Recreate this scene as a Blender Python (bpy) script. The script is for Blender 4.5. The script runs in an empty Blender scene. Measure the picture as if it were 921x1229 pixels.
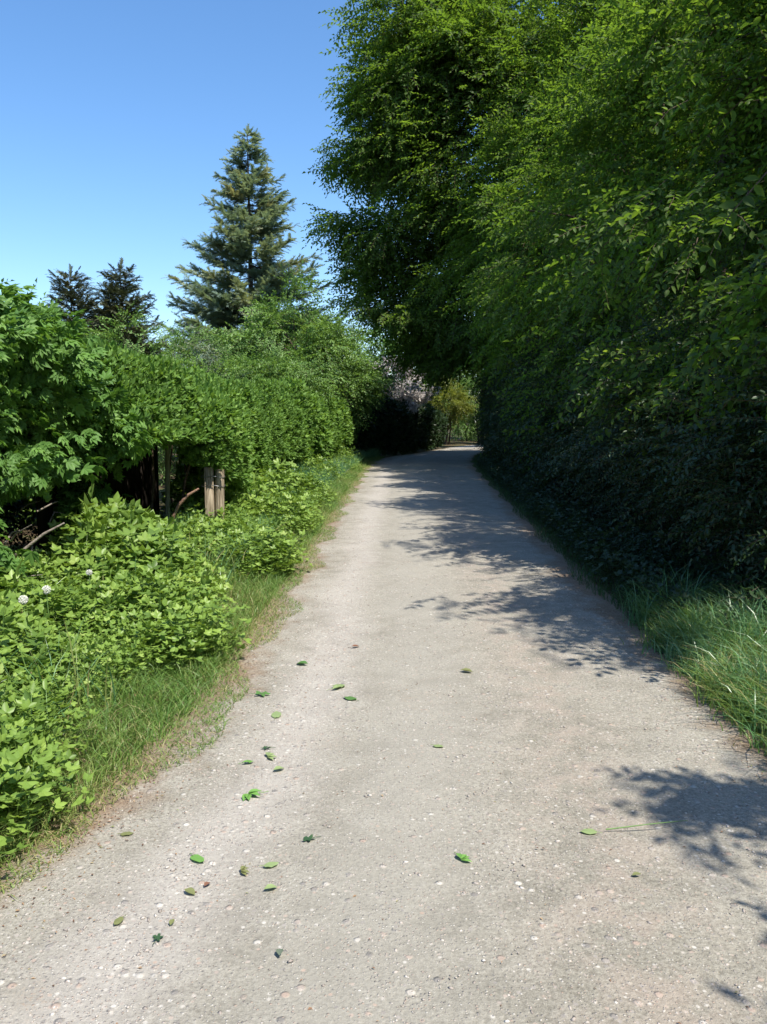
import bpy, math, random
import numpy as np
from mathutils import Vector

# ------------------------------------------------------------------ camera, sky, sun, exposure
sc = bpy.context.scene
COL = sc.collection
R = math.radians
CAM_H = 1.6
cam_d = bpy.data.cameras.new('camera'); cam = bpy.data.objects.new('camera', cam_d); COL.objects.link(cam)
cam_d.sensor_fit = 'VERTICAL'; cam_d.sensor_height = 34.6; cam_d.lens = 28.15
cam.location = (0, 0, CAM_H); cam.rotation_euler = (R(90 - 6.25), 0, 0)
cam_d.clip_start = 0.05; cam_d.clip_end = 1500
sc.camera = cam

SUN_ELEV, SUN_AZ = 58.0, 139.0          # azimuth clockwise from +Y: sun stands right of and a little behind the camera
w = bpy.data.worlds.new('World'); sc.world = w; w.use_nodes = True
nt = w.node_tree; nt.nodes.clear()
sky = nt.nodes.new('ShaderNodeTexSky'); sky.sky_type = 'NISHITA'; sky.sun_disc = False
sky.sun_elevation = R(SUN_ELEV); sky.sun_rotation = R(SUN_AZ)
sky.air_density = 1.0; sky.dust_density = 1.0; sky.ozone_density = 3.5; sky.altitude = 300
bgn = nt.nodes.new('ShaderNodeBackground'); bgn.inputs[1].default_value = 0.15
wo = nt.nodes.new('ShaderNodeOutputWorld')
hs = nt.nodes.new('ShaderNodeHueSaturation'); hs.inputs['Saturation'].default_value = 1.17
nt.links.new(sky.outputs[0], hs.inputs['Color']); nt.links.new(hs.outputs[0], bgn.inputs[0]); nt.links.new(bgn.outputs[0], wo.inputs[0])

sd = bpy.data.lights.new('sun', 'SUN'); so = bpy.data.objects.new('sun', sd); COL.objects.link(so)
sd.energy = 5.0; sd.angle = R(0.55); sd.color = (1.0, 0.93, 0.83)
TO_SUN = Vector((math.sin(R(SUN_AZ)) * math.cos(R(SUN_ELEV)), math.cos(R(SUN_AZ)) * math.cos(R(SUN_ELEV)), math.sin(R(SUN_ELEV))))
so.rotation_euler = TO_SUN.to_track_quat('Z', 'Y').to_euler(); so.location = (20, -15, 40)
sc.view_settings.view_transform = 'Standard'; sc.view_settings.look = 'None'
sc.view_settings.gamma = 1; sc.view_settings.use_curve_mapping = False
sc.view_settings.exposure = 0.66
sc.cycles.max_bounces = 4; sc.cycles.diffuse_bounces = 2; sc.cycles.transmission_bounces = 2
sc.cycles.glossy_bounces = 1; sc.cycles.caustics_reflective = False; sc.cycles.caustics_refractive = False
sc.cycles.sample_clamp_indirect = 4

SX, SY = TO_SUN.x / TO_SUN.z, TO_SUN.y / TO_SUN.z
rng = np.random.default_rng(11)
random.seed(5)

# ------------------------------------------------------------------ plan of the lane
LE = np.array([(-12, -1.6), (0, -1.55), (2, -1.5), (2.5, -1.38), (3.16, -1.15), (4.4, -.96), (6.7, -.9), (12, -.84), (20, -.72), (27, -.6), (33, -.35), (37, .35), (40.4, 1.55), (46, 2.9), (52, 4.6), (60, 8), (75, 16)])
RE = np.array([(-12, 1.8), (0, 1.75), (3.5, 1.78), (5.5, 1.86), (8, 1.9), (12, 2.12), (20, 2.55), (27, 2.95), (33, 3.4), (38, 4.1), (42, 4.9), (46, 6.0), (52, 8.2), (60, 11.8), (75, 20)])
HF = np.array([(2, -3.0), (9, -2.75), (12, -2.45), (16, -2.45), (19, -2.5), (22, -2.2), (25, -1.75), (30, -1.35), (34, -1.1), (37, -.15), (40, 1.15), (44, 2.25), (48, 3.5), (60, 7.6)])
def xl(y): return np.interp(y, LE[:, 0], LE[:, 1])
def xr(y): return np.interp(y, RE[:, 0], RE[:, 1])
def hf(y): return np.interp(y, HF[:, 0], HF[:, 1])
# how far west the shade of the right-hand trees reaches along the lane
SL = np.array([(-12, .6), (-3, 1.0), (1.5, 1.35), (2.25, 1.35), (2.45, 1.15), (2.68, 1.15), (2.8, 2.6), (3.02, 2.6), (3.12, 1.4), (3.3, .9), (3.52, .95), (3.68, 3.3), (5.0, 3.3), (5.15, 1.5), (5.6, 1.25), (6.2, 1.25),
               (7.2, .55), (7.8, 1.1), (8.6, 1.5), (9.4, 1.0), (10.5, .1), (11.6, 1.1), (12.6, .7), (13.4, .2), (14.4, .9), (15.4, .1), (16.6, -.4), (17.8, .8), (19, .5), (20.4, -.3),
               (22, .7), (23.5, -.4), (25, .4), (26.5, -.6), (28.5, -.1), (30.5, -1.1), (33, -1.3), (34.6, -3), (36.5, -7), (39, -12), (43, -20), (47, -40)])
def slim(y): return np.interp(y, SL[:, 0], SL[:, 1])

# ------------------------------------------------------------------ object helpers
def tag(o, label=None, cat=None, group=None, kind=None):
    if label: o['label'] = label
    if cat: o['category'] = cat
    if group: o['group'] = group
    if kind: o['kind'] = kind
    return o
def empty(name, loc=(0, 0, 0), rz=0, label=None, cat=None, group=None):
    o = bpy.data.objects.new(name, None); COL.objects.link(o)
    o.location = loc; o.rotation_euler = (0, 0, rz); o.empty_display_size = .3
    return tag(o, label, cat, group)

class MB:
    """collects triangles and quads with numpy; builds ONE mesh object"""
    def __init__(s): s.V = []; s.F = []; s.M = []; s.T = []; s.n = 0
    def add(s, V, F, mat=0, tone=.5):
        V = np.asarray(V, np.float32).reshape(-1, 3); F = np.asarray(F, np.int64)
        if F.shape[1] == 4: F = np.concatenate([F[:, [0, 1, 2]], F[:, [0, 2, 3]]])
        s.V.append(V); s.F.append(F + s.n); s.n += len(V)
        s.M.append(np.broadcast_to(np.asarray(mat, np.int32), (len(F),)).copy())
        s.T.append(np.broadcast_to(np.asarray(tone, np.float32), (len(F),)).copy())
    def build(s, name, mats, parent=None, loc=(0, 0, 0), smooth=False):
        me = bpy.data.meshes.new(name)
        V = np.concatenate(s.V) - np.asarray(loc if parent is None else parent.location, np.float32)
        if parent is not None and parent.rotation_euler.z: raise ValueError
        F = np.concatenate(s.F)
        me.vertices.add(len(V)); me.vertices.foreach_set('co', V.astype(np.float32).ravel())
        me.loops.add(F.size); me.loops.foreach_set('vertex_index', F.astype(np.int32).ravel())
        me.polygons.add(len(F)); me.polygons.foreach_set('loop_start', np.arange(0, F.size, 3, dtype=np.int32))
        me.polygons.foreach_set('material_index', np.concatenate(s.M).astype(np.int32))
        a = me.attributes.new('tone', 'FLOAT', 'FACE'); a.data.foreach_set('value', np.concatenate(s.T).astype(np.float32))
        if smooth: me.polygons.foreach_set('use_smooth', np.ones(len(F), bool))
        for m in (mats if isinstance(mats, (list, tuple)) else [mats]): me.materials.append(m)
        me.update(calc_edges=True)
        o = bpy.data.objects.new(name, me); COL.objects.link(o)
        if parent is not None: o.parent = parent
        else: o.location = loc
        return o
    def tube(s, pts, rad, sides=7, mat=0, tone=.5, cap=True):
        pts = np.asarray(pts, float); n = len(pts); rad = np.broadcast_to(np.asarray(rad, float), (n,))
        T = np.gradient(pts, axis=0); T /= np.linalg.norm(T, axis=1)[:, None] + 1e-9
        up = np.array([0, 0, 1.]) if abs(T[0][2]) < .9 else np.array([1., 0, 0])
        A = np.cross(T, up); A /= np.linalg.norm(A, axis=1)[:, None] + 1e-9
        B = np.cross(T, A)
        th = np.arange(sides) / sides * 2 * np.pi
        V = pts[:, None] + rad[:, None, None] * (np.cos(th)[None, :, None] * A[:, None] + np.sin(th)[None, :, None] * B[:, None])
        i = np.arange(n - 1)[:, None] * sides; j = np.arange(sides)[None]; k = (j + 1) % sides
        F = np.stack([i + j, i + k, i + sides + k, i + sides + j], -1).reshape(-1, 4)
        s.add(V.reshape(-1, 3), F, mat, tone)
        if cap:
            for e, (c, sg) in enumerate(((pts[0], 1), (pts[-1], -1))):
                ring = V[0] if e == 0 else V[-1]
                s.add(np.vstack([ring, c]), [(q, (q + 1) % sides, sides) for q in range(sides)], mat, tone)
    def box(s, c, size, rot=0, mat=0, tone=.5, bev=0.0):
        x, y, z = np.array(size) / 2; b = min(bev, x * .9, y * .9, z * .9)
        if b <= 0:
            V = np.array([(i * x, j * y, k * z) for k in (-1, 1) for j in (-1, 1) for i in (-1, 1)], float)
            F = [(0, 2, 3, 1), (4, 5, 7, 6), (0, 1, 5, 4), (2, 6, 7, 3), (0, 4, 6, 2), (1, 3, 7, 5)]
        else:
            def ring(h, i): return [(-x + i + b * p, -y + i + b * q, h) for p, q in ((1, 0),)]  # unused
            o = [(-x + b, -y), (x - b, -y), (x, -y + b), (x, y - b), (x - b, y), (-x + b, y), (-x, y - b), (-x, -y + b)]
            sc_ = lambda d: [((px - math.copysign(min(d, abs(px)), px)), (py - math.copysign(min(d, abs(py)), py))) for px, py in o]
            L = [(sc_(b), -z), (o, -z + b), (o, z - b), (sc_(b), z)]
            V = np.array([(px, py, h) for ring_, h in L for px, py in ring_])
            F = []
            for l in range(3):
                for q in range(8): F.append((l * 8 + q, l * 8 + (q + 1) % 8, l * 8 + 8 + (q + 1) % 8, l * 8 + 8 + q))
            for base, rev in ((0, True), (24, False)):
                idx = [base + q for q in range(8)]
                F += [(idx[0], idx[1], idx[2], idx[3]), (idx[0], idx[3], idx[4], idx[7]), (idx[4], idx[5], idx[6], idx[7])]
        cr, sr = math.cos(rot), math.sin(rot)
        V = np.asarray(V, float); X = V[:, 0] * cr - V[:, 1] * sr; Y = V[:, 0] * sr + V[:, 1] * cr
        s.add(np.stack([X, Y, V[:, 2]], 1) + np.array(c), F, mat, tone)

# ------------------------------------------------------------------ materials
def newmat(name):
    m = bpy.data.materials.new(name); m.use_nodes = True; n = m.node_tree; n.nodes.clear()
    return m, n, n.nodes.new, n.links.new
def ramp(N, stops):
    r = N('ShaderNodeValToRGB'); e = r.color_ramp.elements
    while len(e) < len(stops): e.new(.5)
    for q, (p, c) in zip(e, stops): q.position = p; q.color = (*c, 1)
    return r
def leaf_mat(name, stops, trans=.35, rough=.45, spec=.4, tint=(1.25, 1.2, .6), g_=1.):
    m, n, N, L = newmat(name)
    at = N('ShaderNodeAttribute'); at.attribute_name = 'tone'
    stops = [(p_, tuple(min(.75, v * g_ + (.006 if i_ == 2 else 0)) for i_, v in enumerate(c_))) for p_, c_ in stops]
    r = ramp(N, stops); L(at.outputs['Fac'], r.inputs[0])
    p = N('ShaderNodeBsdfPrincipled'); p.inputs['Roughness'].default_value = rough; p.inputs['Specular IOR Level'].default_value = spec
    L(r.outputs[0], p.inputs['Base Color'])
    t = N('ShaderNodeBsdfTranslucent'); mx = N('ShaderNodeMix'); mx.data_type = 'RGBA'; mx.blend_type = 'MULTIPLY'; mx.inputs[0].default_value = 1
    L(r.outputs[0], mx.inputs[6]); mx.inputs[7].default_value = (*tint, 1); L(mx.outputs[2], t.inputs[0])
    ms = N('ShaderNodeMixShader'); ms.inputs[0].default_value = trans
    L(p.outputs[0], ms.inputs[1]); L(t.outputs[0], ms.inputs[2])
    o = N('ShaderNodeOutputMaterial'); L(ms.outputs[0], o.inputs[0]); return m
def bark_mat(name, c1, c2, scale=(14, 14, 2.5), rough=.9, bump=.5):
    m, n, N, L = newmat(name)
    tc = N('ShaderNodeTexCoord'); mp = N('ShaderNodeMapping'); mp.inputs['Scale'].default_value = scale; L(tc.outputs['Object'], mp.inputs[0])
    no = N('ShaderNodeTexNoise'); no.inputs['Scale'].default_value = 1.6; no.inputs['Detail'].default_value = 8; L(mp.outputs[0], no.inputs['Vector'])
    r = ramp(N, [(.3, c1), (.7, c2)]); L(no.outputs[0], r.inputs[0])
    b = N('ShaderNodeBump'); b.inputs['Strength'].default_value = bump; b.inputs['Distance'].default_value = .02; L(no.outputs[0], b.inputs['Height'])
    p = N('ShaderNodeBsdfPrincipled'); p.inputs['Roughness'].default_value = rough; p.inputs['Specular IOR Level'].default_value = .2
    L(r.outputs[0], p.inputs['Base Color']); L(b.outputs[0], p.inputs['Normal'])
    o = N('ShaderNodeOutputMaterial'); L(p.outputs[0], o.inputs[0]); return m
def plain(name, c, rough=.5, metal=0, spec=.5, var=.12, scale=30):
    m, n, N, L = newmat(name)
    no = N('ShaderNodeTexNoise'); no.inputs['Scale'].default_value = scale; no.inputs['Detail'].default_value = 4
    tc = N('ShaderNodeTexCoord'); L(tc.outputs['Object'], no.inputs['Vector'])
    r = ramp(N, [(.3, tuple(x * (1 - var) for x in c)), (.7, tuple(min(1, x * (1 + var)) for x in c))]); L(no.outputs[0], r.inputs[0])
    p = N('ShaderNodeBsdfPrincipled'); p.inputs['Roughness'].default_value = rough; p.inputs['Metallic'].default_value = metal; p.inputs['Specular IOR Level'].default_value = spec
    L(r.outputs[0], p.inputs['Base Color']); o = N('ShaderNodeOutputMaterial'); L(p.outputs[0], o.inputs[0]); return m

M = {}
M['bark'] = bark_mat('bark', (.035, .026, .019), (.12, .095, .07))
M['twig'] = bark_mat('twig bark', (.05, .036, .024), (.13, .1, .07), (30, 30, 30))
M['greytwig'] = bark_mat('dry grey twig', (.14, .12, .1), (.32, .28, .24), (30, 30, 30))
M['row'] = leaf_mat('hornbeam leaf', [(0, (.045, .08, .016)), (.5, (.08, .14, .024)), (.85, (.12, .19, .03)), (1, (.17, .23, .045))], .55, .55, .25, tint=(1.6, 1.6, .6), g_=1.25)
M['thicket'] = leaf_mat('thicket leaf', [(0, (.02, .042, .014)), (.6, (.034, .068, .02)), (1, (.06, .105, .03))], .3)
M['bigleaf'] = leaf_mat('broad leaf', [(0, (.045, .1, .02)), (.5, (.085, .18, .033)), (.85, (.13, .245, .05)), (1, (.19, .3, .08))], .36, .55, .3, g_=1.28)
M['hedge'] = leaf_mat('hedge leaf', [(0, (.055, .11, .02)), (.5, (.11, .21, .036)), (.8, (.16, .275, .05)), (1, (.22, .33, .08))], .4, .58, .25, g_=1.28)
M['light'] = leaf_mat('pale green leaf', [(0, (.075, .145, .035)), (.5, (.125, .23, .055)), (1, (.2, .31, .09))], .38, g_=1.25)
M['golden'] = leaf_mat('golden green leaf', [(0, (.1, .13, .015)), (.5, (.17, .21, .02)), (1, (.26, .28, .04))], .4)
M['herb'] = leaf_mat('herb leaf', [(0, (.1, .18, .03)), (.5, (.2, .32, .055)), (.85, (.28, .41, .08)), (1, (.36, .46, .13))], .36, .42, .35)
M['grass'] = leaf_mat('grass blade', [(0, (.08, .16, .035)), (.35, (.12, .24, .045)), (.7, (.18, .28, .06)), (.9, (.26, .3, .09)), (1, (.42, .36, .18))], .35, .45, .4, (1.1, 1.1, .6))
M['coolgrass'] = leaf_mat('bluish grass blade', [(0, (.07, .17, .07)), (.6, (.12, .26, .1)), (1, (.2, .34, .16))], .3, .35, .6, (1., 1.1, .7))
M['shadegrass'] = leaf_mat('shaded grass blade', [(0, (.03, .07, .02)), (.6, (.055, .12, .03)), (1, (.09, .16, .04))], .3)  # darker copy of the grass: the right verge's shade put into the colour
M['fir'] = leaf_mat('blue green needles', [(0, (.15, .23, .2)), (.45, (.23, .31, .23)), (.75, (.29, .33, .21)), (1, (.38, .36, .22))], .4, .6, .2)
M['spruce'] = leaf_mat('dark needles', [(0, (.05, .07, .045)), (.6, (.09, .11, .05)), (1, (.18, .16, .07))], .12, .6, .2)
M['blossom'] = leaf_mat('white blossom', [(0, (.3, .33, .2)), (.3, (.6, .56, .53)), (1, (.8, .77, .74))], .3, .6, .2, (1, 1, 1))
M['post'] = bark_mat('weathered post wood', (.13, .1, .065), (.44, .37, .27), (40, 40, 3), .85, .6)
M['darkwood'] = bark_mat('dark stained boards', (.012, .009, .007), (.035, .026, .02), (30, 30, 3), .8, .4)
M['greenpost'] = bark_mat('mossy grey post wood', (.09, .1, .06), (.22, .21, .15), (40, 40, 3))
M['rust'] = bark_mat('peeling brown branch', (.16, .09, .06), (.36, .23, .17), (30, 30, 30))
M['wire'] = plain('galvanised wire', (.25, .25, .25), .4, .8)
M['seed'] = plain('dandelion seed white', (.72, .72, .68), .8)
M['stem'] = plain('green stem', (.12, .22, .06), .6)
M['petal'] = plain('cream petal', (.75, .74, .62), .6)
M['carpaint'] = plain('silver car paint', (.48, .5, .53), .25, .5, .5, .02)
M['glass'] = plain('dark car glass', (.03, .035, .04), .08, 0, .7, .02)
M['tyre'] = plain('rubber', (.02, .02, .02), .8)
M['lamp'] = plain('lamp lens', (.7, .7, .7), .2)
M['plate'] = plain('white number plate', (.7, .7, .68), .4)
M['shadenet'] = plain('grey trim', (.1, .1, .1), .5)

# path
def path_mat():
    m, n, N, L = newmat('dusty gravel path')
    tc = N('ShaderNodeTexCoord'); uv = N('ShaderNodeUVMap'); uv.uv_map = 'lane'; uw = N('ShaderNodeUVMap'); uw.uv_map = 'across'; sepu = N('ShaderNodeSeparateXYZ'); L(uw.outputs[0], sepu.inputs[0])
    sep = N('ShaderNodeSeparateXYZ'); L(uv.outputs[0], sep.inputs[0])
    def noise(s, d=6, rough=.6, vec=None):
        q = N('ShaderNodeTexNoise'); q.inputs['Scale'].default_value = s; q.inputs['Detail'].default_value = d; q.inputs['Roughness'].default_value = rough
        L((vec or tc.outputs['Object']), q.inputs['Vector']); return q
    def mix(f, a, b, bt='MIX'):
        x = N('ShaderNodeMix'); x.data_type = 'RGBA'; x.blend_type = bt
        (L(f, x.inputs[0]) if not isinstance(f, float) else setattr(x.inputs[0], 'default_value', f))
        (L(a, x.inputs[6]) if not isinstance(a, tuple) else setattr(x.inputs[6], 'default_value', (*a, 1)))
        (L(b, x.inputs[7]) if not isinstance(b, tuple) else setattr(x.inputs[7], 'default_value', (*b, 1))); return x.outputs[2]
    def math_(op, a, b=None, c=None):
        x = N('ShaderNodeMath'); x.operation = op
        for i, v in enumerate((a, b, c)):
            if v is None: continue
            (setattr(x.inputs[i], 'default_value', float(v)) if isinstance(v, (int, float)) else L(v, x.inputs[i]))
        return x.outputs[0]
    def mr(v, a, b, c=0., d=1.):
        x = N('ShaderNodeMapRange'); x.interpolation_type = 'SMOOTHSTEP'
        L(v, x.inputs[0]); x.inputs[1].default_value = a; x.inputs[2].default_value = b; x.inputs[3].default_value = c; x.inputs[4].default_value = d; return x.outputs[0]
    big = noise(.9, 5); mid = noise(5, 6, .65); fine = noise(75, 5, .7); grit = noise(260, 3, .7)
    base = ramp(N, [(.3, (.2, .19, .158)), (.5, (.268, .256, .219)), (.72, (.352, .341, .3))]); L(mid.outputs[0], base.inputs[0])
    c = mix(mr(big.outputs[0], .38, .68), base.outputs[0], (.312, .3, .259))
    gr = ramp(N, [(.3, (.5, .48, .45)), (.5, (.98, .97, .95)), (.7, (1.4, 1.4, 1.38))]); L(fine.outputs[0], gr.inputs[0])
    c = mix(.85, c, gr.outputs[0], 'MULTIPLY')
    g2 = ramp(N, [(.3, (.7, .69, .67)), (.7, (1.25, 1.25, 1.25))]); L(grit.outputs[0], g2.inputs[0])
    c = mix(.8, c, g2.outputs[0], 'MULTIPLY')
    # wheel tracks: a stony pale band on the left, smooth dusty middle, a rougher reddish band right of the middle
    uu = math_('ADD', sepu.outputs[0], math_('MULTIPLY', math_('SUBTRACT', big.outputs[0], .5), .16))
    def band(c0, wd): return mr(math_('ABSOLUTE', math_('SUBTRACT', uu, c0)), 0, wd, 1., 0.)
    bl, bm, bred = band(.2, .12), band(.42, .2), band(.68, .16)
    c = mix(math_('MULTIPLY', bm, .55), c, (.31, .297, .257))
    c = mix(math_('MULTIPLY', bl, .45), c, (.44, .415, .385))
    c = mix(math_('MULTIPLY', bred, math_('MULTIPLY', mr(mid.outputs[0], .42, .62), .4)), c, (.3, .235, .19))
    stony = math_('ADD', math_('ADD', math_('MULTIPLY', bl, .28), math_('MULTIPLY', bred, .14)), math_('MULTIPLY', band(.93, .12), .2))
    # embedded stones
    hs = []
    for s_, dens in ((26, .88), (48, .78), (95, .6)):
        vo = N('ShaderNodeTexVoronoi'); vo.inputs['Scale'].default_value = s_; L(tc.outputs['Object'], vo.inputs['Vector'])
        ss = N('ShaderNodeSeparateXYZ'); L(vo.outputs['Color'], ss.inputs[0])
        sel = math_('GREATER_THAN', math_('ADD', ss.outputs[0], math_('ADD', stony, math_('MULTIPLY', mid.outputs[0], .5))), dens + .3)
        inside = mr(vo.outputs['Distance'], .2, .42, 1., 0.)
        msk = math_('MULTIPLY', sel, inside)
        sr = ramp(N, [(0, (.2, .19, .18)), (.35, (.36, .33, .3)), (.6, (.4, .3, .24)), (.8, (.48, .455, .41)), (1, (.57, .55, .5))]); L(ss.outputs[1], sr.inputs[0])
        c = mix(math_('MULTIPLY', msk, .8), c, sr.outputs[0]); hs.append(msk)
    # brown litter soil along the edges: u = metres from nearest edge
    ed = math_('ADD', sep.outputs[0], math_('MULTIPLY', math_('SUBTRACT', mid.outputs[0], .5), .55))
    ed = math_('ADD', ed, math_('MULTIPLY', math_('SUBTRACT', big.outputs[0], .5), .5))
    soil = ramp(N, [(.3, (.13, .085, .055)), (.55, (.25, .175, .115)), (.75, (.36, .28, .19))]); L(fine.outputs[0], soil.inputs[0])
    c = mix(mr(ed, -.08, .24, .85, 0.), c, soil.outputs[0])
    # faint brown bits scattered in the middle band
    br = mr(noise(1.7, 8, .7).outputs[0], .56, .7)
    c = mix(math_('MULTIPLY', br, math_('MULTIPLY', mr(fine.outputs[0], .5, .62), .55)), c, (.27, .19, .13))
    p = N('ShaderNodeBsdfPrincipled'); p.inputs['Roughness'].default_value = .92; p.inputs['Specular IOR Level'].default_value = .2; L(c, p.inputs['Base Color'])
    h = math_('ADD', math_('MULTIPLY', fine.outputs[0], .5), math_('MULTIPLY', grit.outputs[0], .22))
    h = math_('ADD', h, math_('ADD', math_('MULTIPLY', hs[0], .5), math_('MULTIPLY', hs[2], .25)))
    h = math_('ADD', h, math_('MULTIPLY', mid.outputs[0], 1.2))
    b = N('ShaderNodeBump'); b.inputs['Strength'].default_value = .9; b.inputs['Distance'].default_value = .012; L(h, b.inputs['Height']); L(b.outputs[0], p.inputs['Normal'])
    o = N('ShaderNodeOutputMaterial'); L(p.outputs[0], o.inputs[0]); return m
def soil_mat():
    m, n, N, L = newmat('soil and moss')
    tc = N('ShaderNodeTexCoord')
    a = N('ShaderNodeTexNoise'); a.inputs['Scale'].default_value = 3; a.inputs['Detail'].default_value = 9; a.inputs['Roughness'].default_value = .7; L(tc.outputs['Object'], a.inputs['Vector'])
    r = ramp(N, [(.35, (.05, .034, .022)), (.5, (.09, .066, .042)), (.58, (.07, .09, .03)), (.7, (.08, .12, .035))]); L(a.outputs[0], r.inputs[0])
    b = N('ShaderNodeBump'); b.inputs['Distance'].default_value = .04; L(a.outputs[0], b.inputs['Height'])
    p = N('ShaderNodeBsdfPrincipled'); p.inputs['Roughness'].default_value = .95; p.inputs['Specular IOR Level'].default_value = .1
    L(r.outputs[0], p.inputs['Base Color']); L(b.outputs[0], p.inputs['Normal'])
    o = N('ShaderNodeOutputMaterial'); L(p.outputs[0], o.inputs[0]); return m

# ------------------------------------------------------------------ ground and lane
g = MB()
gx = np.concatenate([[-700, -200, -80, -40], np.linspace(-25, 25, 51), [40, 80, 200, 700]]); gy = np.concatenate([[-700, -200, -60], np.linspace(-15, 75, 91), [120, 250, 800]])
GX, GY = np.meshgrid(gx, gy, indexing='ij')
def bank(x, y):      # the ground lifts slightly away from the lane
    dl = np.clip(xl(y) - .15 - x, 0, 3); dr = np.clip(x - xr(y) - .15, 0, 3)
    return -.012 + .035 * dl + .03 * dr
GZ = bank(GX, GY)
nI, nJ = GX.shape; I, J = np.meshgrid(np.arange(nI - 1), np.arange(nJ - 1), indexing='ij')
F = np.stack([I * nJ + J, (I + 1) * nJ + J, (I + 1) * nJ + J + 1, I * nJ + J + 1], -1).reshape(-1, 4)
g.add(np.stack([GX, GY, GZ], -1).reshape(-1, 3), F)
ground = tag(g.build('ground', soil_mat(), smooth=True), kind='structure')

ys = np.concatenate([np.arange(-12, 14, .1), np.arange(14, 75.1, .5)]); us = np.linspace(-.35, 1.35, 44)
P = MB(); YY, UU = np.meshgrid(ys, us, indexing='ij'); L_, R_ = xl(YY), xr(YY)
XX = np.where(UU < 0, L_ + UU * 1.2, np.where(UU > 1, R_ + (UU - 1) * 1.2, L_ + UU * (R_ - L_)))
rut = -.014 * np.exp(-((UU - .26) / .1) ** 2) - .014 * np.exp(-((UU - .76) / .1) ** 2)
rn = rng.normal(0, .0022, XX.shape)
ZZ = .022 + rut + .012 * np.clip(1 - (2 * UU - 1) ** 2, 0, 1) + .005 * np.sin(XX * 5.1 + np.sin(YY * 2.3)) * np.sin(YY * 3.7 + XX) + rn
out = np.clip(np.maximum(-UU, UU - 1), 0, .35) / .35
ZZ = ZZ * (1 - out) + (bank(XX, YY) - .03) * out
nI, nJ = XX.shape; I, J = np.meshgrid(np.arange(nI - 1), np.arange(nJ - 1), indexing='ij')
F = np.stack([I * nJ + J, (I + 1) * nJ + J, (I + 1) * nJ + J + 1, I * nJ + J + 1], -1).reshape(-1, 4)
P.add(np.stack([XX, YY, ZZ], -1).reshape(-1, 3), F)
path = tag(P.build('path', path_mat(), smooth=True), kind='structure')
edge_d = np.minimum(XX - L_, R_ - XX).ravel()
uvl = path.data.uv_layers.new(name='lane'); li = np.zeros(len(path.data.loops), np.int32); path.data.loops.foreach_get('vertex_index', li)
uvl.data.foreach_set('uv', np.stack([edge_d[li], YY.ravel()[li]], 1).astype(np.float32).ravel())

uv2 = path.data.uv_layers.new(name='across'); uv2.data.foreach_set('uv', np.stack([UU.ravel()[li], YY.ravel()[li]], 1).astype(np.float32).ravel())

def pz(x, y):        # height of the lane or ground under a point
    u = (x - xl(y)) / (xr(y) - xl(y))
    zz = .022 - .014 * np.exp(-((u - .26) / .1) ** 2) - .014 * np.exp(-((u - .76) / .1) ** 2) + .012 * np.clip(1 - (2 * u - 1) ** 2, 0, 1) + .005 * np.sin(x * 5.1 + np.sin(y * 2.3)) * np.sin(y * 3.7 + x)
    return np.where((u >= 0) & (u <= 1), zz, np.maximum(bank(x, y), .012))

# ------------------------------------------------------------------ foliage templates
def leaf_shape(L=1., W=.5, fold=.12, bend=-.12, lo=False, serr=False):
    if lo:
        V = [(0, 0, 0), (-W / 2, .45 * L, fold * L), (0, L, bend * L), (W / 2, .45 * L, fold * L)]
        return np.array(V), np.array([(0, 1, 2), (0, 2, 3)])
    V = [(0, 0, 0), (-W * .42, .28 * L, fold * L), (-W * .46, .6 * L, (fold + bend * .4) * L), (0, L, bend * L), (W * .46, .6 * L, (fold + bend * .4) * L), (W * .42, .28 * L, fold * L)]
    return np.array(V), np.array([(0, 1, 2), (0, 2, 3), (0, 3, 4), (0, 4, 5)])
def rotm(ax, a):
    c, s = math.cos(a), math.sin(a)
    return np.array({'x': [(1, 0, 0), (0, c, -s), (0, s, c)], 'y': [(c, 0, s), (0, 1, 0), (-s, 0, c)], 'z': [(c, -s, 0), (s, c, 0), (0, 0, 1)]}[ax])
def T_spray(seed, n=13, leaf=.17, W=.5, lo=False, ang=55, droop=.25, twig=True, tw=.008, tilt=28):
    """a twig along +Y of length 1 with alternate leaves"""
    r = random.Random(seed); V = []; F = []; Mt = []; Tn = []; k = 0
    def curve(t): return np.array([.06 * math.sin(t * 3 + seed), t, -droop * t * t])
    if twig:
        pts = [curve(t) for t in (0, .5, 1)]
        for a, b, wa, wb in ((pts[0], pts[1], tw, tw * .7), (pts[1], pts[2], tw * .7, tw * .3)):
            V += [a + (wa, 0, 0), a - (wa, 0, 0), b - (wb, 0, 0), b + (wb, 0, 0)]; F += [(k, k + 1, k + 2), (k, k + 2, k + 3)]; Mt += [1, 1]; Tn += [0, 0]; k += 4
    for i in range(n):
        t = .08 + .92 * (i + r.random() * .5) / n; s = -1 if i % 2 else 1
        a = R(ang + r.uniform(-20, 20)) * s if i < n - 1 else r.uniform(-.3, .3)
        l = leaf * r.uniform(.7, 1.2) * (1 - .25 * t)
        v, f = leaf_shape(l, l * W * r.uniform(.85, 1.15), .06 + .1 * r.random(), -r.uniform(0, .35), lo)
        m = rotm('z', -a) @ rotm('x', R(r.uniform(-tilt, tilt) - 8)) @ rotm('y', R(r.uniform(-tilt, tilt)))
        V += list(v @ m.T + curve(t)); F += [tuple(q + k for q in tri) for tri in f]; Mt += [0] * len(f); Tn += [r.uniform(-.5, .5)] * len(f); k += len(v)
    return np.array(V, np.float32), np.array(F), np.array(Mt), np.array(Tn, np.float32)
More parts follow.
